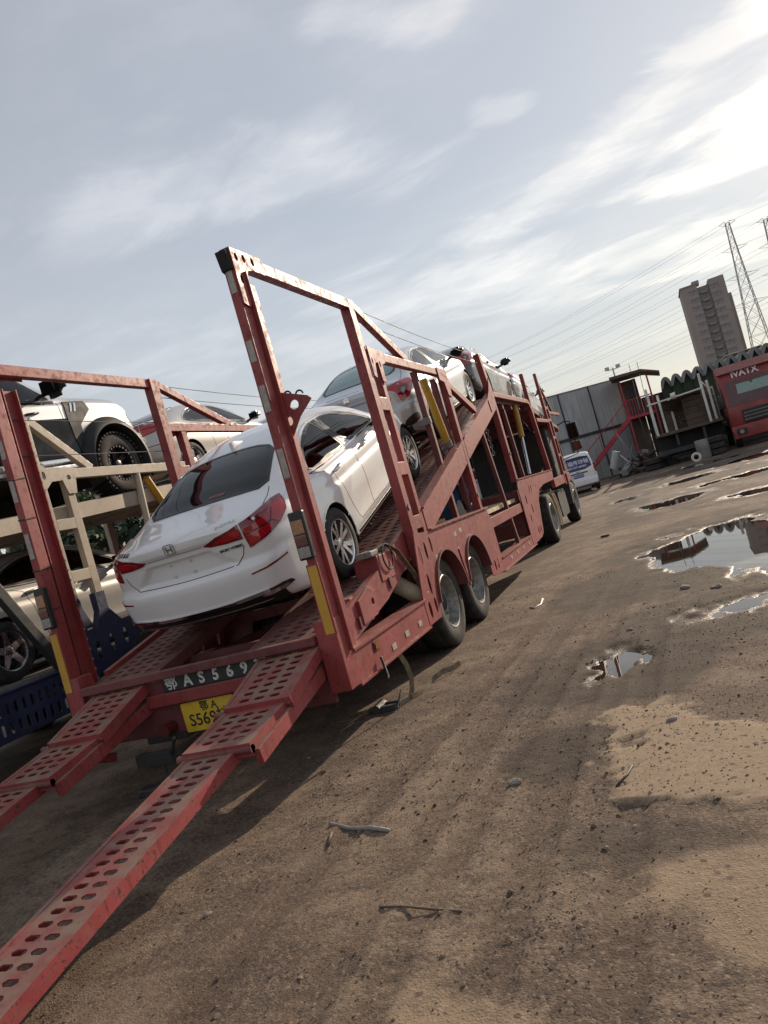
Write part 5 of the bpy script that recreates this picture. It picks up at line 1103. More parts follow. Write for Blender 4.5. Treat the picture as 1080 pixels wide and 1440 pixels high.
# ------------------------------------------------------------------ neighbouring beige and blue transporter
X2, X2L, X2C = -6.6, -9.2, -7.9
T2 = thing('car_transporter_trailer', 'beige and blue car transporter trailer parked alongside the red one', 'trailer', (X2C, 10, 0))
d2 = lambda y: float(np.interp(y, [3.2, 9.2, 14, 20], [2.50, 2.88, 3.10, 3.10]))
for sx_, inn in ((X2, -1), (X2L, 1)):
    XI = lambda i_: sx_ + inn * i_
    def pb(name, lo, hi, mat='beige', bevel=.006):
        a, b = XI(lo[0]), XI(hi[0]); return MB().box((min(a, b), lo[1], lo[2]), (max(a, b), hi[1], hi[2])).build(name, mat, T2, bevel=bevel)
    def plate(name, poly, i0, i1, holes=(), mat='beige'): return MB().prism(poly, XI(i0), XI(i1), 'x', holes).build(name, mat, T2)
    pb('post', (0, 6.74, 1.63), (.10, 6.88, 3.80)); pb('post', (-.003, 6.735, .95), (.103, 6.885, 1.628), 'blue')
    pb('beam', (.0, 5.2, 3.72), (.09, 6.73, 3.81)); MB().bar((XI(.05), 6.9, 3.77), (XI(.05), 7.72, 3.16), .08, .10).build('brace', 'beige', T2, bevel=.006)
    pb('beam', (0, 6.882, 3.05), (.08, 10.6, 3.17)); plate('gusset_plate', [(6.78, 3.28), (6.78, 2.95), (6.86, 2.93), (6.97, 3.02), (7.14, 3.03), (7.19, 2.86), (7.32, 2.86), (7.36, 3.04), (7.36, 3.18), (6.95, 3.18)], -.014, -.003, [circ(6.87, 3.1, .03, 12, .05), circ(7.25, 3.06, .035, 12, .03)])
    pb('post', (.006, 7.18, 1.63), (.085, 7.30, 3.045)); plate('post', [(7.15, 1.64), (7.31, 1.64), (7.31, 1.42), (7.48, 1.24), (7.06, 1.24), (7.15, 1.42)], .0, .09, mat='blue')
    plate('post_foot', [(6.70, 1.26), (7.0, 1.26), (6.89, 1.5), (6.89, 1.6), (6.73, 1.6)], -.006, .0, mat='blue')
    for z in (2.44, 1.82): pb('rung', (.004, 6.884, z), (.075, 7.178, z + .13))
    plate('deck_beam', [(3.2, d2(3.2) - .20), (9.2, d2(9.2) - .20), (9.2, d2(9.2) - .02), (3.2, d2(3.2) - .02)], .09, .16); plate('deck_beam', [(9.2, d2(9.2) - .2), (14, d2(14) - .2), (19.8, d2(19.8) - .2), (19.8, d2(19.8) - .02), (14, d2(14) - .02), (9.2, d2(9.2) - .02)], .09, .16)
    MB().tube([(XI(.04), 8.56, 3.05), (XI(.04), 8.50, 2.3)], .045, 10).build('screw_jack', 'beige', T2, smooth=40); MB().tube([(XI(.05), 8.75, 2.98), (XI(.07), 9.1, 2.4)], .05, 12).build('lift_cylinder', 'yellow', T2, smooth=40)
    pb('post', (0, 10.6, .5), (.09, 10.74, 3.3)); pb('post', (0, 14.2, .5), (.09, 14.34, 3.4)); pb('beam', (0, 10.742, 3.08), (.08, 14.19, 3.17)); pb('beam', (0, 14.342, 3.08), (.08, 19.8, 3.17))
    hs = [circ(6.98, .98, .04, 12, .11), circ(7.22, 1.02, .04, 12, .11), circ(7.47, 1.04, .04, 12, .10), circ(6.92, .66, .04, 12, .07)]
    sk = [(6.66, .55), (7.35, .55)] + [(8.0 + .56 * math.cos(R(a)), .52 + .56 * math.sin(R(a))) for a in np.linspace(176, 10, 16)] + [(8.7, .6)] + [(9.3 + .56 * math.cos(R(a)), .52 + .56 * math.sin(R(a))) for a in np.linspace(168, 4, 16)] + [(10.3, .5), (10.3, 1.24), (6.66, 1.24)]
    plate('wheel_skirt', sk, -.004, .010, hs, 'blue'); plate('chassis_rail', [(10.3, .45), (14.2, .45), (14.2, .68), (10.3, .68)], 0, .012, mat='blue')
    # perforated blue side beam of the lowered tail
    hl = [rrect(4.0 + .105 * k - .022, z - .065 + .0 * k, 4.0 + .105 * k + .022, z + .055, .02, 3) for k in range(25) for z in (.76, .57)]
    plate('tail_beam', [(3.9, .42), (6.65, .46), (6.65, .90), (3.9, .90)], -.002, .012, hl, 'blue'); pb('tail_lip', (-.012, 3.9, .902), (.16, 6.65, .925), 'blue')
    for yw in (8.0, 9.3): add_wheel(T2, (XI(.07) - X2C + inn * .15, yw - 10, .49), -inn, 'truck', .49, .30, .28, spin=yw)
    MB().bar((XI(.06), 5.45, 2.7), (XI(.06), 6.62, .62), .09, .12).build('tail_strut', 'dark_box', T2, bevel=.01)
    for z0 in (2.5,): MB().tube([(XI(.02), 5.9, 3.2), (XI(.02), 5.95, 2.55)], .035, 8).build('chain', 'black_matte', T2)
    x0, x1 = sorted((XI(.20), XI(.95)))
    for ya, yb in ((3.2, 9.2), (9.2, 14), (14, 19.8)):
        MB().add([(x0, ya, d2(ya) - .03), (x1, ya, d2(ya) - .03), (x1, yb, d2(yb) - .03), (x0, yb, d2(yb) - .03), (x0, ya, d2(ya)), (x1, ya, d2(ya)), (x1, yb, d2(yb)), (x0, yb, d2(yb))], [(0, 3, 2, 1), (4, 5, 6, 7), (0, 1, 5, 4), (1, 2, 6, 5), (2, 3, 7, 6), (3, 0, 4, 7)]).build('deck_track', 'beige', T2)
    MB().box((x0, 4.0, .90), (x1, 16, .945)).build('deck_track', 'grey_steel', T2)
for y in np.arange(4.2, 19.5, 1.2): MB().box((X2L + .1, y, d2(y) - .17), (X2 - .1, y + .08, d2(y) - .06)).build('cross_member', 'beige', T2); 
for y in np.arange(4.2, 16, 1.5): MB().box((X2L + .1, y, .74), (X2 - .1, y + .08, .88)).build('cross_member', 'blue', T2)
for yw in (8.0, 9.3): MB().tube([(X2L + .2, yw, .49), (X2 - .2, yw, .49)], .07, 10).build('axle', 'grey_steel', T2, smooth=40)
MB().box((X2L + .2, 14.2, .6), (X2 - .2, 19.8, 1.3)).build('gooseneck', 'blue', T2)
for x_ in (X2L + .5, X2 - .5): MB().box((x_ - .08, 18.6, .0), (x_ + .08, 18.8, .62)).build('landing_leg', 'blue', T2)
for yw in (16.4, 17.7):
    for inn, sx_ in ((-1, X2), (1, X2L)): add_wheel(T2, (sx_ + inn * .25 - X2C, yw - 10, .49), -inn, 'truck', .49, .30, .28, spin=yw)

G2 = 'cars carried on the beige and blue transporter'
sedan('sedan', 'champagne silver sedan with five-spoke wheels on the lower deck of the beige and blue transporter', 'paint_champagne', (X2C, 6.15, .945), R(.6), G2, kind='plain', wheel='five')
last = [o for o in bpy.data.objects if o.name.startswith('sedan')][-1]
sedan('sedan', 'champagne sedan just ahead of the pickup on the upper deck of the beige transporter', 'paint_champagne', (X2C, 10.62, d2(10.62)), R(2.2), G2, S=CIVIC, wheel='five')
sedan('sedan', 'silver sedan two places ahead of the pickup on the upper deck', 'paint_silver', (X2C, 15.4, d2(15.4)), R(0), G2, S=CIVIC, wheel='ten')
sedan('sedan', 'red sedan ahead of the champagne sedan on the lower deck of the beige transporter', 'paint_red', (X2C, 11.1, .945), R(0), G2, S=CIVIC, wheel='five')

# ------------------------------------------------------------------ pickup truck
PICK = dict(L=5.72, axles=(1.15, 4.80), wr=.43, arch=.55, box=1.0, tum=.955, cutz=1.25, c0=.15, c1=.45, sill=.955,
    top=[(0, 1.38), (.05, 1.42), (1.9, 1.43), (1.98, 1.45), (2.02, 1.86), (2.2, 1.955), (2.7, 1.985), (3.3, 1.97), (3.6, 1.90), (4.15, 1.50), (4.3, 1.46), (5.0, 1.42), (5.5, 1.32), (5.66, 1.2), (5.72, 1.05)],
    belt=[(0, 1.32), (1.9, 1.33), (3.9, 1.32), (4.4, 1.34), (5.2, 1.30), (5.6, 1.18), (5.72, 1.0)],
    w=[(0, .93), (.03, .97), (.1, .995), (.5, 1.0), (1.2, 1.0), (2.5, .99), (4.2, .99), (5.1, 1.0), (5.45, .96), (5.65, .88), (5.72, .82)],
    bot=[(0, .62), (.5, .55), (4.0, .52), (5.2, .55), (5.72, .62)], roofw=[(0, .9), (2.0, .72), (2.6, .70), (3.4, .70), (4.0, .76), (4.3, .84), (5.72, .8)], rbow=.04, fbow=.22)
pk = Car('pickup_truck', 'silver and black off-road pickup with knobbly tyres on the beige transporter upper deck', 'pickup', PICK, 'paint_silver', (X2C - .02, 5.02, d2(5.02)), R(3.6))
for v in ('right', 'left'):
    pk.window([(2.92, 1.365), (2.93, 1.82), (3.30, 1.81), (3.55, 1.74), (3.80, 1.56), (3.93, 1.42), (3.93, 1.365)], v, 'glass_clear'); pk.window([(2.12, 1.365), (2.16, 1.80), (2.4, 1.82), (2.83, 1.825), (2.84, 1.365)], v, 'glass_dark')
    pk.panel('side_stripe', [(1.72, .60), (4.22, .60), (4.22, 1.115), (1.72, 1.115)], v, 'gloss_black', .003, smooth_n=0)
    pk.panel('fender_panel', [(4.16, .64), (4.30, .64), (4.30, 1.02), (4.55, 1.22), (4.50, 1.34), (4.12, 1.34), (4.10, 1.1)], v, 'grey_plastic', .012, smooth_n=0, thick=.02)
    for k in range(2): pk.panel('fender_vent', [(4.18 + .07 * k, 1.20), (4.21 + .07 * k, 1.20), (4.26 + .07 * k, 1.315), (4.225 + .07 * k, 1.315)], v, 'chrome', .018, smooth_n=0)
    pk.line('door_gap', [(4.02, 1.33), (4.04, 1.0), (4.0, .58)], v, .008); pk.line('door_gap', [(2.88, 1.35), (2.88, .58)], v, .008); pk.line('door_gap', [(2.0, 1.4), (2.0, .58)], v, .008)
    pk.panel('window_ledge', [(2.06, 1.32), (3.98, 1.32), (3.98, 1.36), (2.06, 1.36)], v, 'black_trim', .006, smooth_n=0)
    sg = 1 if v == 'right' else -1
    st_ = MB()
    st_.bar((sg * 1.0, 1.85, .47), (sg * 1.0, 4.12, .47), .17, .055); st_.build('running_board', 'alloy', pk.root, world=False, bevel=.015)
    for y in (2.2, 3.2, 3.9): MB().bar((sg * .8, y, .60), (sg * .98, y, .48), .06, .05, (0, 1, 0)).build('board_bracket', 'black_matte', pk.root, world=False)
    MB().bar((sg * .985, 1.9, .555), (sg * .985, 4.1, .575), .02, .035).build('sill_bar', 'chrome', pk.root, world=False)
pk.window([(-.66, 4.10), (.66, 4.10), (.62, 3.62), (-.62, 3.62)], 'top', 'glass_clear')
# raised wide wheel-arch flares
for yc in PICK['axles']:
    for sg in (1, -1):
        n_ = 36; vs = []; fs = []
        for i in range(n_ + 1):
            a = R(-22 + 224 * i / n_); ca, sa = math.cos(a), math.sin(a)
            for rr_, xx in ((.535, .86), (.535, 1.085), (.55, 1.105), (.60, 1.095), (.665, 1.03), (.68, .97)): vs.append((sg * xx, yc + rr_ * ca, .43 + rr_ * sa))
        for i in range(n_):
            for k in range(5): fs.append((6 * i + k, 6 * i + k + 1, 6 * i + 7 + k, 6 * i + 6 + k))
        MB().add(vs, fs).build('wheel_flare', 'grey_plastic', pk.root, smooth=45, world=False)
pk.handle(2.45, 1.19, .22, 'black_trim'); pk.handle(3.42, 1.19, .22, 'black_trim'); pk.mirror(3.78, 1.44, 'grey_plastic', 1.75)
pk.panel('headlamp', [(.55, 1.02), (.98, 1.04), (.98, 1.2), (.55, 1.2)], (-.55, -.83), 'lens_clear', .005); pk.panel('headlamp', [(-.55, 1.02), (-.98, 1.04), (-.98, 1.2), (-.55, 1.2)], (.55, -.83), 'lens_clear', .005); pk.panel('grille', [(-.55, .85), (.55, .85), (.55, 1.2), (-.55, 1.2)], 'front', 'black_trim', .006)
pk.panel('tail_lamp', [(.70, .98), (.85, .98), (.85, 1.32), (.70, 1.32)], 'rear', 'lens_red', .006); pk.panel('tail_lamp', [(-.70, .98), (-.85, .98), (-.85, 1.32), (-.70, 1.32)], 'rear', 'lens_red', .006)
pk.seats((2.25, 3.15), zf=.72, hh=1.0); pk.wheels('offroad', .255, .30, inset=-.035); pk.under(.4, .6); pk.finish()

# ------------------------------------------------------------------ yard buildings
wa = math.atan2(47.6 - 45.0, -1.9 + 6.2)
GW = thing('panel_wall', 'tall grey steel panel wall closing the far end of the yard', 'wall', (-1.9, 47.6, 0), (0, 0, wa)); OFF[GW.name] = (0, 0, 0)
t = NT('wall_panel'); p = t.objc(); n_ = t.noise(.6, 5, .6, p); mp_ = t.n('ShaderNodeMapping', {'Vector': p, 'Scale': (6., 6., .35)}); n2_ = t.noise(1.5, 5, .6, mp_.outputs[0])
t.set(Base_Color=t.mix(t.ramp(n2_, .4, .72), t.mix(t.ramp(n_, .3, .7), (.38, .395, .40), (.46, .475, .48)), (.28, .285, .285)), Roughness=.55); M['wall_panel'] = t.m
for k in range(8):
    x1 = -k * 1.95; x0 = x1 - 1.92
    for z0, z1 in ((0, 2.62), (2.80, 5.4)):
        mb = MB(); mb.box((x0, 0, z0), (x1, .12, z1))
        mb.build('panel', 'wall_panel', GW, world=False, bevel=.01)
    MB().box((x1 - .01, -.05, .0), (x1 + .06, .16, 5.42)).build('mullion', 'dark_box', GW, world=False)
MB().box((-15.7, -.06, 2.63), (.1, .10, 2.79)).build('girt', 'dark_box', GW, world=False); MB().box((-15.7, -.04, 5.41), (.1, .2, 5.47)).build('coping', 'grey_steel', GW, world=False)
MB().box((-15.7, .13, 0), (.05, 5, 5.3)).build('building_core', 'wall_panel', GW, world=False)
ST = thing('stair_landing', 'red steel staircase and railed landing under a flat roof beside the grey wall', 'staircase', (-1.8, 45.5, 0))
p0, p1_ = Vector((-5.3, 45.2, .05)), Vector((-1.75, 45.2, 2.84))
for yy in (44.75, 45.6): MB().bar((p0.x, yy, p0.z), (p1_.x, yy, p1_.z), .05, .24, (0, 1, 0)).build('stringer', 'red_stair', ST)
for k in range(14):
    q = p0.lerp(p1_, (k + .5) / 14); MB().box((q.x - .13, 44.76, q.z + .02), (q.x + .13, 45.59, q.z + .05)).build('tread', 'red_stair', ST)
for k in range(5):
    q = p0.lerp(p1_, k / 4.); MB().tube([(q.x, 44.76, q.z), (q.x, 44.76, q.z + .95)], .022, 6).build('baluster', 'red_stair', ST)
MB().tube([(p0.x, 44.76, 1.0), (p1_.x, 44.76, 3.79)], .025, 6).build('handrail', 'red_stair', ST)
MB().box((-1.78, 44.7, 2.80), (-.2, 46.9, 2.95)).build('landing', 'red_stair', ST)
for k in range(11): MB().tube([(-1.75 + .15 * k, 44.74, 2.95), (-1.75 + .15 * k, 44.74, 3.85)], .015, 6).build('baluster', 'red_stair', ST)
MB().tube([(-1.78, 44.74, 3.86), (-.2, 44.74, 3.86)], .03, 6).build('handrail', 'red_stair', ST)
for x_, y_ in ((-1.7, 44.8), (-.25, 44.8), (-.25, 46.8)): MB().box((x_ - .04, y_ - .04, .0), (x_ + .04, y_ + .04, 5.05)).build('post', 'red_stair', ST)
MB().prism([(-2.15, 5.36), (-.45, 5.30), (.45, 4.92), (.45, 4.82), (-.45, 5.16), (-2.15, 5.2)], 44.3, 47.4, 'y').build('roof_slab', 'wood', ST)
MB().box((-1.9, 47.0, 0), (-.9, 47.1, 5.1)).build('back_wall', 'wood', ST); MB().box((-1.45, 46.92, 2.96), (-.95, 46.98, 4.7)).build('door', 'dark_box', ST)
for x_ in (-1.05, -.62): MB().bar((x_, 44.6, 3.2), (x_ + .1, 44.6, 5.75), .03, .03).build('antenna_pole', 'grey_steel', ST)
SH = thing('barrel_roof_shed', 'dark green shed with a row of scalloped grey barrel roofs', 'shed', (3, 48, 0))
t = NT('corrugated'); p = t.objc(); wv = t.n('ShaderNodeTexWave', {'Scale': 9., 'Vector': p}, bands_direction='Y'); t.set(Base_Color=t.mix(t.ramp(t.noise(2, 5, .6, p), .3, .7), (.17, .18, .18), (.25, .26, .255)), Roughness=.6); t.bump(wv.outputs[0], .5, .03); M['corrugated'] = t.m
for k in range(14):
    x0 = .35 + .56 * k; y0 = 46 - .22 * k; q = [(x0 + .28 - .30 * math.cos(a), 3.98 + .62 * math.sin(a) ** .8) for a in np.linspace(0.02, math.pi - .02, 12)]
    MB().prism(q + [(x0 + .50, 3.96), (x0 + .28, 4.45), (x0 + .06, 3.96)], y0, y0 + 9, 'y').build('roof_vault', 'corrugated', SH, smooth=45)
    MB().prism([(x0 - .005, 2.0), (x0 + .555, 2.0), (x0 + .555, 3.95), (x0 + .28, 4.44), (x0 - .005, 3.95)], y0 + .25, y0 + 1.1, 'y').build('gable_panel', 'leaf_dark', SH)
MB().box((-.88, 47.3, 0), (8.2, 54, 3.9)).build('wall', 'dark_box', SH)
bx_ = thing('roof_tank', 'dark box with tan lid on the shed roof', 'tank', (5.1, 48.5, 4.4)); MB().box((4.0, 47.6, 4.15), (5.9, 49.6, 4.78)).build('tank_body', 'dark_box', bx_, bevel=.03); MB().box((3.95, 47.55, 4.785), (5.95, 49.65, 4.83)).build('tank_lid', 'cream', bx_, bevel=.01)
MB().box((4.3, 47.8, 3.4), (5.6, 49.4, 4.149)).build('tank_stand', 'dark_box', bx_)

# ------------------------------------------------------------------ stake-body truck and red cab
SB = thing('stake_truck', 'old flatbed truck with white stakes seen from its tail beside the shed', 'truck', (.9, 41, 0))
MB().box((-.55, 38.0, 1.42), (2.45, 44.5, 1.56)).build('bed', 'wood', SB, bevel=.02)
for x_, zt, ty in ((-.42, 3.78, 38.02), (.0, 3.4, 38.9), (.45, 3.1, 39.8), (.72, 3.0, 40.7), (1.93, 3.78, 38.02), (2.22, 3.4, 38.6), (2.42, 3.1, 39.6), (2.42, 3.1, 41.0), (-.5, 3.1, 42), (-.5, 3.1, 44)):
    MB().bar((x_, ty, 1.5), (x_, ty, zt), .11, .09).build('stake', 'white_old', SB, bevel=.01)
for a_, b_ in (((-.42, 37.95, 3.02), (1.93, 37.95, 3.10)), ((1.93, 38.0, 3.4), (2.45, 41.2, 2.9)), ((-.5, 38.1, 3.02), (-.5, 44.3, 3.0))): MB().bar(a_, b_, .07, .09, (0, 0, 1)).build('stake_rail', 'white_old', SB, bevel=.01)
for k in range(5): MB().box((.95, 38.9 + .0 * k, 1.57 + .29 * k), (2.38, 38.98, 1.84 + .29 * k)).build('side_board', 'wood', SB, bevel=.01)
for k in range(4): MB().box((.1, 39.9, 1.57 + .29 * k), (.94, 39.97, 1.84 + .29 * k)).build('side_board', 'wood', SB, bevel=.01)
tag(MB().add([(.05, 38.2, 2.98), (1.85, 38.2, 3.02), (1.85, 42, 2.4), (.05, 42, 2.3), (.5, 39.5, 2.5), (1.2, 40, 2.75)], [(0, 1, 5, 4), (1, 2, 5), (2, 3, 4, 5), (3, 0, 4)]).build('tarpaulin', 'wood', SB))
for x_ in (.35, 1.55): MB().box((x_ - .06, 38.2, .85), (x_ + .06, 44.4, 1.41)).build('frame_rail', 'dark_box', SB)
MB().box((-.5, 38.1, .55), (2.4, 38.25, .75)).build('bumper', 'dark_box', SB); MB().box((-.5, 38.8, .7), (2.4, 38.9, 1.41)).build('mud_flap', 'rubber', SB)
for yw in (39.6, 42.6):
    for x_, sd_ in ((-.28, -1), (2.18, 1)): add_wheel(SB, (x_ - .9, yw - 41, .5), sd_, 'truck', .5, .30, .28, yw)
    MB().tube([(-.2, yw, .5), (2.1, yw, .5)], .08, 10).build('axle', 'dark_box', SB)
tag(MB().lathe([(0, 0), (0, .13), (.22, .16), (.22, .14), (.02, .11), (.02, 0)], 16, (.55, 37.98, 3.12), 'x').build('bucket', 'plastic_white', smooth=40), 'white bucket wedged on the top stake rail of the flatbed truck', 'bucket')
RC = thing('truck', 'red heavy truck facing the yard with white lettering on its roof header', 'truck', (3.9, 39, 0))
cabp = [(37.50, .95), (37.42, 1.5), (37.46, 1.85), (37.85, 3.05), (37.95, 3.35), (38.5, 3.72), (39.9, 3.75), (39.9, .95)]
MB().prism(cabp, 2.66, 5.14, 'x').build('cab', 'red_cab', RC, bevel=.06, smooth=50)
MB().add([(2.78, 37.50, 1.88), (5.02, 37.50, 1.88), (4.96, 37.84, 3.0), (2.84, 37.84, 3.0), (2.78, 37.44, 1.88), (5.02, 37.44, 1.88), (4.96, 37.79, 3.0), (2.84, 37.79, 3.0)], [(7, 6, 5, 4), (0, 1, 5, 4), (1, 2, 6, 5), (2, 3, 7, 6), (3, 0, 4, 7)]).build('windscreen', 'glass_clear', RC)
MB().add([(3.25, 37.60, 2.35), (4.65, 37.60, 2.35), (4.62, 37.76, 2.80), (4.0, 37.76, 2.80), (3.9, 37.73, 2.68), (3.8, 37.76, 2.80), (3.28, 37.76, 2.80)], [(6, 5, 4, 3, 2, 1, 0)]).build('sun_shade', 'plastic_white', RC)
MB().box((3.2, 37.36, 1.05), (4.6, 37.44, 1.62)).build('grille', 'black_trim', RC, bevel=.02)
for z in (1.15, 1.3, 1.45): MB().box((3.24, 37.34, z), (4.56, 37.358, z + .035)).build('grille_bar', 'grey_steel', RC)
MB().prism([(2.64, .42), (5.16, .42), (5.2, .98), (2.6, .98)], 37.25, 37.62, 'y').build('bumper', 'red_cab', RC, bevel=.05, smooth=50)
for x_ in (2.78, 4.62): hl_ = MB().box((x_, 37.22, .58), (x_ + .42, 37.248, .84)).build('headlamp_recess', 'black_trim', RC, bevel=.02); MB().tube([(x_ + .2, 37.2, .71), (x_ + .2, 37.24, .71)], .09, 14).build('headlamp', 'lens_clear', hl_, smooth=40)
MB().prism([(37.9, 3.36), (38.4, 3.72), (38.3, 3.76), (37.76, 3.40)], 2.6, 5.2, 'x').build('sun_visor', 'red_cab', RC, bevel=.015)
text('lettering', 'IVATX', .42, 'letter_white', RC, frame((3.75 - 3.9, 37.86 - 39, 3.24), (1, 0, 0), (0, .35, .94)), .004, .012, .95)
for x_ in (2.635, 5.145):
    MB().prism([(38.2, 1.95), (39.2, 1.95), (39.2, 2.85), (38.5, 2.85)], x_, x_ + .02, 'x').build('side_window', 'glass_dark', RC)
    sg = -1 if x_ < 3 else 1; mr_ = MB().box((x_ + sg * .12 - .1, 37.55, 1.9), (x_ + sg * .12 + .1, 37.7, 2.5)).build('mirror', 'black_trim', RC, bevel=.04, smooth=50); MB().tube([(x_, 37.9, 2.45), (x_ + sg * .12, 37.65, 2.4)], .02, 6).build('mirror_arm', 'black_trim', RC)
for x_ in (3.4, 4.4): MB().box((x_ - .06, 37.9, .75), (x_ + .06, 45, 1.0)).build('frame_rail', 'dark_box', RC)
MB().box((2.7, 40.3, 1.05), (5.1, 45, 1.25)).build('bed', 'wood', RC)
for yw in (38.6, 43.2):
    for x_, sd_ in ((2.84, -1), (4.96, 1)): add_wheel(RC, (x_ - 3.9, yw - 39, .52), sd_, 'truck', .52, .31, .28, yw)

# ------------------------------------------------------------------ minivan
VAN = dict(L=3.85, axles=(.62, 3.2), wr=.30, arch=.34, box=.8, tum=.95, cutz=1.0, c0=.1, c1=.3,
    top=[(0, .95), (.03, 1.30), (.10, 1.62), (.22, 1.76), (.6, 1.82), (1.8, 1.84), (2.5, 1.78), (2.9, 1.55), (3.3, 1.15), (3.5, 1.02), (3.75, .86), (3.85, .65)],
    belt=[(0, .90), (.3, .98), (2.8, .95), (3.3, .92), (3.7, .78), (3.85, .6)], w=[(0, .74), (.03, .78), (.1, .81), (.4, .825), (1.0, .83), (2.5, .83), (3.2, .82), (3.55, .76), (3.78, .66), (3.85, .58)],
    bot=[(0, .34), (.3, .26), (3.3, .22), (3.85, .32)], roofw=[(0, .70), (.2, .66), (1, .665), (2.5, .64), (3.2, .7), (3.85, .6)], rbow=.07, fbow=.25, rprof=[(.2, .04), (.4, -.05), (.58, -.055), (.64, 0), (2, 0)])
vn = Car('minivan', 'white minivan with blue lettered rear window parked by the grey wall', 'van', VAN, 'paint_white', (-4.1, 35.0, 0), 0, yaw=R(10))
vw = vn.window([(-.66, 1.02), (.66, 1.02), (.62, 1.40), (.56, 1.62), (-.56, 1.62), (-.62, 1.40)], 'rear', 'glass_dark', .02)
vd = vn.panel('window_decal', [(-.63, 1.05), (.63, 1.05), (.59, 1.36), (.55, 1.52), (-.55, 1.52), (-.59, 1.36)], 'rear', 'decal_blue', .008)
for tx, z, sz, sx_ in (('永福传动轴', 1.36, .225, 1.02), ('电话:13971689823', 1.17, .115, 1.0)):
    p, n_ = vn.ray((0, -3, z), (0, 1, 0)); n_ = n_ if n_.y < 0 else -n_; text('lettering', tx, sz, 'letter_white', vd, frame(p + n_ * .014, (1, 0, 0), n_.cross(Vector((1, 0, 0)))), .002, .003, sx_)
for v in ('right', 'left'):
    vn.window([(.25, 1.04), (.33, 1.50), (1.15, 1.53), (1.15, 1.04)], v, 'glass_dark', .02); vn.window([(1.25, 1.04), (1.25, 1.53), (1.95, 1.53), (1.98, 1.04)], v, 'glass_dark', .02); vn.window([(2.06, 1.04), (2.04, 1.52), (2.4, 1.48), (2.75, 1.2), (2.85, 1.04)], v, 'glass_dark', .02)
for m_ in (1, -1):
    fl = (lambda p: p) if m_ == 1 else mirror_poly
    vn.panel('tail_lamp', fl([(.66, .80), (.76, .80), (.78, 1.05), (.72, 1.22), (.66, 1.22)]), (-.5 * m_, .86), 'lens_red', .008, smooth_n=0)
vn.panel('number_plate', [(-.22, .70), (.22, .70), (.22, .84), (-.22, .84)], 'rear', 'plate_blue', .012, smooth_n=0); vn.line('plate_garnish', [(-.42, .89), (0, .90), (.42, .89)], 'rear', .05, 'black_trim', .012); vn.line('badge', [(-.09, .985), (-.04, .955), (0, .975), (.04, .955), (.09, .985)], 'rear', .022, 'black_trim', .01); vn.line('lid_gap', [(-.70, 1.0), (-.70, .62), (0, .60), (.70, .62), (.70, 1.0)], 'rear', .01)
p, _ = vn.ray((0, -3, .77), (0, 1, 0)); text('lettering', '鄂A·36YE8', .085, 'letter_white', vn.root, frame((0, p.y - .016, .77), (1, 0, 0), (0, 0, 1)), .001, .001)
vn.panel('windscreen', [(-.6, 3.2), (.6, 3.2), (.55, 2.72), (-.55, 2.72)], 'top', 'glass_dark', .004); vn.seats((.9, 1.75), zf=.42, w=.48); vn.wheels('five', .19, .17); vn.mirror(2.75, 1.1); vn.arch_lip(); vn.under(.2, .35); vn.finish()

# ------------------------------------------------------------------ scrap along the far edge of the yard
wb = thing('hand_cart', 'two-wheeled steel hand cart carrying a grey drum in front of the staircase', 'cart', (-2.5, 40, 0))
MB().prism([(-3.2, .10), (-2.2, .22), (-2.2, .28), (-3.2, .16)], 39.6, 40.3, 'y').build('tray', 'dark_box', wb)
for y_ in (39.55, 40.4):
    w_ = MB().lathe([(-.02, .30), (.02, .30), (.02, .27), (-.02, .27)], 24, (-2.1, y_, .31), 'y', True)
    wo_ = w_.build('wheel', 'dark_box', wb)
    for k in range(6): MB().tube([(-2.1, y_, .31), (-2.1 + .28 * math.cos(k * 1.05), y_, .31 + .28 * math.sin(k * 1.05))], .012, 5).build('spoke', 'dark_box', wo_)
MB().tube([(-2.9, 39.95, .55), (-2.55, 39.95, 1.35)], .2, 16).build('drum', 'wall_panel', wb, smooth=40); MB().tube([(-2.2, 39.6, .25), (-1.7, 39.6, 1.5)], .03, 6).build('handle', 'grey_steel', wb); MB().tube([(-2.2, 40.3, .25), (-1.7, 40.3, 1.5)], .03, 6).build('handle', 'grey_steel', wb)
pr = random.Random(4)
for k, (x_, y_, L_, lean, mt, lb) in enumerate(((-1.55, 41, 2.4, .5, 'grey_steel', 'long grey pipe leaning under the stair landing'), (-1.2, 41, 2.0, -.3, 'wood', 'brown plank leaning under the stair landing'), (-.9, 40.5, 2.9, .1, 'dark_box', 'thin dark pole standing under the stair landing'), (-.35, 39.5, 1.5, -.25, 'white_old', 'pale board propped beside the flatbed truck'), (-1.75, 41.2, 1.7, .8, 'white_old', 'short pale pipe lying over the scrap heap'), (-.75, 39.9, 1.3, .9, 'red_stair', 'red steel bar lying across the scrap heap'))):
    tag(MB().bar((x_, y_, .02), (x_ - lean * L_ * .7, y_ + .2, L_ * math.sqrt(max(.05, 1 - (lean * .7) ** 2))), .10 if 'board' in lb or 'plank' in lb else .05, .05, (1, 0, 0)).build('scrap_bar' if 'bar' in lb else ('plank' if 'plank' in lb or 'board' in lb else 'pipe'), mt), lb, 'scrap')
sc = thing('scrap_heap', 'heap of rusty steel scrap between the hand cart and the flatbed truck', 'scrap', (-1.2, 40.5, 0))
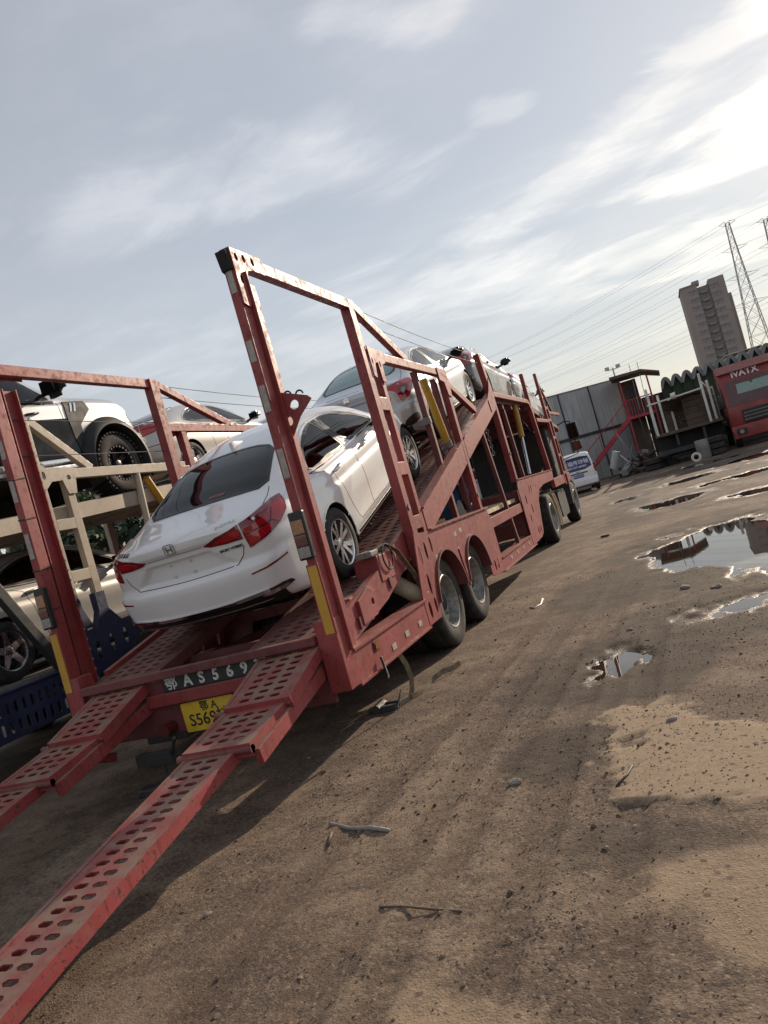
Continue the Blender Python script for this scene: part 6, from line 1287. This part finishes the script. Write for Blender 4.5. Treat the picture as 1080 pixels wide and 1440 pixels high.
for k in range(70):
    x_, y_ = pr.uniform(-2.6, -.1), pr.uniform(39.3, 42.5); s_ = pr.uniform(.10, .42); h_ = pr.uniform(0, 1.1) * (1 - abs(x_ + 1.2) * .6)
    me_ = MB().box((-s_, -s_ * .4, 0), (s_, s_ * .4, s_ * pr.uniform(.2, .7))); a_ = pr.uniform(0, 3); me_.v = [(x_ + v[0] * math.cos(a_) - v[1] * math.sin(a_), y_ + v[0] * math.sin(a_) + v[1] * math.cos(a_), max(0, h_) + v[2] + .35 * v[0]) for v in me_.v]
    me_.build('scrap_piece', pr.choice(['grey_steel', 'dark_box', 'wood', 'red_deck', 'dark_box']), sc)
tag(MB().lathe([(-.09, .11), (-.11, .17), (-.08, .21), (.08, .21), (.11, .17), (.09, .11)], 24, (.85, 35.6, .20), 'y', True).build('painted_tyre', 'plastic_white', smooth=40), 'white painted tyre standing on its edge beside the flatbed truck', 'tyre')
tag(MB().lathe([(0, 0), (0, .27), (.03, .29), (.40, .29), (.42, .30), (.82, .29), (.85, .27), (.85, 0)], 20, (1.25, 37.0, 0), 'z').build('oil_drum', 'grey_steel', smooth=40), 'grey oil drum standing behind the white tyre', 'drum')
for k, (x_, y_) in enumerate(((1.75, 37.3), (-.95, 38.8))):
    for j in range(2 if k else 3): tag(MB().lathe([(-.12, .22), (-.14, .35), (-.09, .45), (.09, .45), (.14, .35), (.12, .22)], 24, (x_, y_, .14 + .28 * j), 'z', True).build('tyre', 'tyre_dusty', smooth=40), ['black tyre in the stack beside the grey oil drum', 'black tyre in the stack before the scrap heap'][k], 'tyre', 'stacked old tyres')
for k, (x_, y_, c_) in enumerate(((.2, 33.0, 'white wrapper on the mud near the flatbed truck'), (-2.3, 27.5, 'pale wrapper on the mud behind the minivan'), (1.6, 24.6, 'crumpled white bag between far puddles'))):
    mb = MB(); pts_ = [(x_ + .12 * math.cos(a) * pr.uniform(.6, 1.2), y_ + .12 * math.sin(a), gz(x_, y_) + pr.uniform(.01, .08)) for a in np.linspace(0, 6.28, 9)[:-1]] + [(x_, y_, gz(x_, y_) + .1)]; mb.add(pts_, [(i, (i + 1) % 8, 8) for i in range(8)]); tag(mb.build('litter', 'plastic_white'), c_, 'litter')
# floodlight mast
fm = thing('floodlight_mast', 'slim twin-head floodlight mast rising behind the grey wall', 'lamp post', (-2.45, 60, 0)); MB().tube([(-2.45, 60, 0), (-2.45, 60, 7.3)], [.08, .05], 8).build('pole', 'tower_steel', fm); MB().tube([(-2.85, 60, 7.2), (-2.05, 60, 7.2)], .03, 6).build('cross_arm', 'tower_steel', fm)
for x_ in (-2.85, -2.05): MB().box((x_ - .16, 59.85, 7.2), (x_ + .16, 60.1, 7.45)).build('floodlight', 'tower_steel', fm, bevel=.02)

# ------------------------------------------------------------------ far tower block, pylons, wires
HB = thing('tower_block', 'lone brown concrete residential tower block far beyond the yard', 'building', (24.5, 305, 0))
t = NT('render_brown'); p = t.objc(); t.set(Base_Color=t.mix(t.ramp(t.noise(.15, 5, .6, p), .3, .7), (.29, .25, .235), (.34, .295, .28)), Roughness=.9); M['render_brown'] = t.m
plain('far_window', (.19, .18, .185), .35, var=.5, scale=.8); plain('balcony', (.27, .24, .235), .9)
MB().box((17.2, 300, 0), (22.6, 318, 49.2)).build('wall', 'render_brown', HB); MB().box((22.6, 301.4, 0), (26.6, 318, 48.2)).build('wall', 'balcony', HB); MB().box((26.6, 300, 0), (31.8, 318, 49.6)).build('wall', 'render_brown', HB); MB().box((31.8, 306, 0), (33.4, 330, 43.5)).build('wall', 'render_brown', HB)
MB().box((16.9, 299.8, 49.2), (22.9, 318, 49.7)).build('parapet', 'balcony', HB); MB().box((21.6, 304, 49.7), (24, 309, 51.2)).build('lift_house', 'render_brown', HB)
wm_ = MB().box((-.75, -.06, -.75), (.75, .06, .75)).mesh('window'); bm2 = MB().box((-1.0, -.6, -.35), (1.0, .6, .35)).mesh('balcony'); wm_.materials.append(M['far_window']); bm2.materials.append(M['balcony'])
for fl_ in range(16):
    z = 2.6 + fl_ * 2.95
    for x_ in (20.4, 22.0, 27.4, 29.0): o = link('window', wm_, None, HB); o.location = (x_ - 24.5, 299.97 - 305, z)
    for x_ in (23.6, 25.6): o = link('window', wm_, None, HB); o.location = (x_ - 24.5, 301.37 - 305, z)
    o = link('balcony', bm2, None, HB); o.location = (24.6 - 24.5, 301.0 - 305, z - .9)
    if fl_ < 14:
        o = link('window', wm_, None, HB); o.location = (31.82 - 24.5, 303.5 - 305, z); o.rotation_euler = (0, 0, math.pi / 2)
def pylon(x, y, H, label, bw=9., tw=1.3):
    P_ = thing('pylon', label, 'pylon', (x, y, 0), group='steel lattice pylons'); lv = [0, .14, .27, .385, .48, .565, .64, .71, .775, .835, .89, .945, 1.0]
    hw = lambda k: (bw * (1 - k) ** 1.25 + tw * (1 - (1 - k) ** 1.25)) / 2
    for sx_ in (-1, 1):
        for sy_ in (-1, 1): MB().tube([(x + sx_ * hw(k), y + sy_ * hw(k), k * H) for k in lv], .17, 4).build('leg', 'tower_steel', P_)
    br = MB()
    for a, b in zip(lv[:-1], lv[1:]):
        for f in range(4):
            c = [(-1, -1), (1, -1), (1, 1), (-1, 1)]; (ax, ay), (bx, by) = c[f], c[(f + 1) % 4]
            br.tube([(x + ax * hw(a), y + ay * hw(a), a * H), (x + bx * hw(b), y + by * hw(b), b * H)], .075, 3, False); br.tube([(x + bx * hw(a), y + by * hw(a), a * H), (x + ax * hw(b), y + ay * hw(b), b * H)], .075, 3, False); br.tube([(x + ax * hw(b), y + ay * hw(b), b * H), (x + bx * hw(b), y + by * hw(b), b * H)], .075, 3, False)
    tag(br.build('bracing', 'tower_steel', P_, fix=False), kind='stuff'); tips = []
    for k, L_ in ((.56, 4.6), (.71, 4.2), (.86, 3.4), (1.0, 2.2)):
        for s_ in (-1, 1):
            tip = (x + s_ * (hw(k) + L_), y, k * H); MB().tube([(x + s_ * hw(k), y, k * H - .9), tip, (x + s_ * hw(k), y, k * H + .7)], .11, 4).build('cross_arm', 'tower_steel', P_); tips.append(tip)
    return tips
tA = pylon(37.4, 300, 66, 'tall lattice pylon just right of the brown tower block'); tB = pylon(49.3, 302, 63, 'lattice pylon standing farther from the tower block than the other'); tC = pylon(-150, 540, 84, 'distant lattice pylon hidden behind the loaded transporters'); tD = pylon(-140, 560, 84, 'second distant lattice pylon behind the loaded transporters')
for src, dst in ((tA, tC), (tB, tD)):
    for i, (a, b) in enumerate(zip(src, dst)):
        mb = MB(); mb.tube([Vector(a).lerp(Vector(b), k / 16) - Vector((0, 0, 5.0 * math.sin(math.pi * k / 16))) for k in range(17)], .042, 3, False)
        tag(mb.build('power_line', 'wire'), 'overhead power line strung from the pylons behind the yard', 'power line', 'overhead power lines')
        if i % 2 == 0:
            mb = MB(); e = Vector(a) + (Vector(a) - Vector(b)).normalized() * 220; mb.tube([Vector(a).lerp(e, k / 8) - Vector((0, 0, 4 * math.sin(math.pi * k / 8))) for k in range(9)], .042, 3, False); tag(mb.build('power_line', 'wire'), 'overhead power line running on beyond the pylons', 'power line', 'overhead power lines beyond')

# ------------------------------------------------------------------ trees
def tree(x, y, H, rad, label, seed, n=2600, mat='leaf', leaf=.16):
    r_ = np.random.default_rng(seed); T_ = thing('tree', label, 'tree', (x, y, 0)); tk = MB(); tk.tube([(x, y, 0), (x + .05, y, H * .3), (x - .08, y + .05, H * .55), (x, y, H * .8)], [.16, .13, .09, .03], 8); cl = []
    for k in range(9):
        a = r_.uniform(0, 6.28); z0 = H * r_.uniform(.28, .6); q = Vector((x + math.cos(a) * rad * r_.uniform(.45, .85), y + math.sin(a) * rad * r_.uniform(.45, .85), z0 + H * r_.uniform(.1, .32)))
        tk.tube([(x, y, z0), Vector((x, y, z0)).lerp(q, .5) + Vector((0, 0, .1)), q], [.06, .04, .015], 6); cl.append((q, r_.uniform(.5, .95) * rad * .62))
    cl.append((Vector((x, y, H * .86)), rad * .55)); tk.build('trunk', 'bark', T_, smooth=True)
    V = []; F = []
    for i in range(n):
        c, rr_ = cl[r_.integers(len(cl))]; d_ = r_.normal(size=3); d_ /= np.linalg.norm(d_); p = np.array(c) + d_ * rr_ * r_.uniform(.35, 1.08) * np.array([1, 1, .8]); u = r_.normal(size=3); u /= np.linalg.norm(u); w = np.cross(u, d_ + .01); w /= np.linalg.norm(w); s_ = leaf * r_.uniform(.6, 1.3)
        k = len(V); V += [p - u * s_, p + w * s_ * .45, p + u * s_, p - w * s_ * .45]; F.append((k, k + 1, k + 2, k + 3))
    me = bpy.data.meshes.new('crown'); me.from_pydata([tuple(v) for v in V], [], F); me.transform(Matrix.Translation((-x, -y, 0))); link('crown', me, mat, T_)
tree(-22, 24, 7.5, 2.8, 'bushy green tree behind the beige transporter', 1, 3000); tree(-27, 27, 8.5, 3.2, 'taller green tree behind the beige transporter', 2, 3000); tree(-18.5, 27, 6.5, 2.4, 'small green tree behind the beige transporter', 3, 2200)
for k_, (x_, y_, h_, r_) in enumerate(((-13.5, 13, 3.4, 1.9), (-14, 16.5, 3.6, 2.0), (-14.5, 20.5, 3.8, 2.1), (-13.5, 10, 3.2, 1.8))): tree(x_, y_, h_, r_, ['dense dark bush behind the pickup on the beige transporter', 'dense dark bush behind the champagne sedan', 'tall dark bush farther along the yard edge behind the transporters', 'low dark bush behind the tail of the beige transporter'][k_], 20 + k_, 2600, 'leaf_dark', .15)  # bushes added to block bright sky showing through gaps under the upper deck
tree(1.2, 47.0, 3.7, 1.1, 'dark leafy bush growing between the stair landing and the shed', 5, 1500, 'leaf_dark', .11)
tree(6.6, 41.0, 3.6, 1.2, 'dark leafy bush growing behind the red truck', 6, 1200, 'leaf_dark', .11)
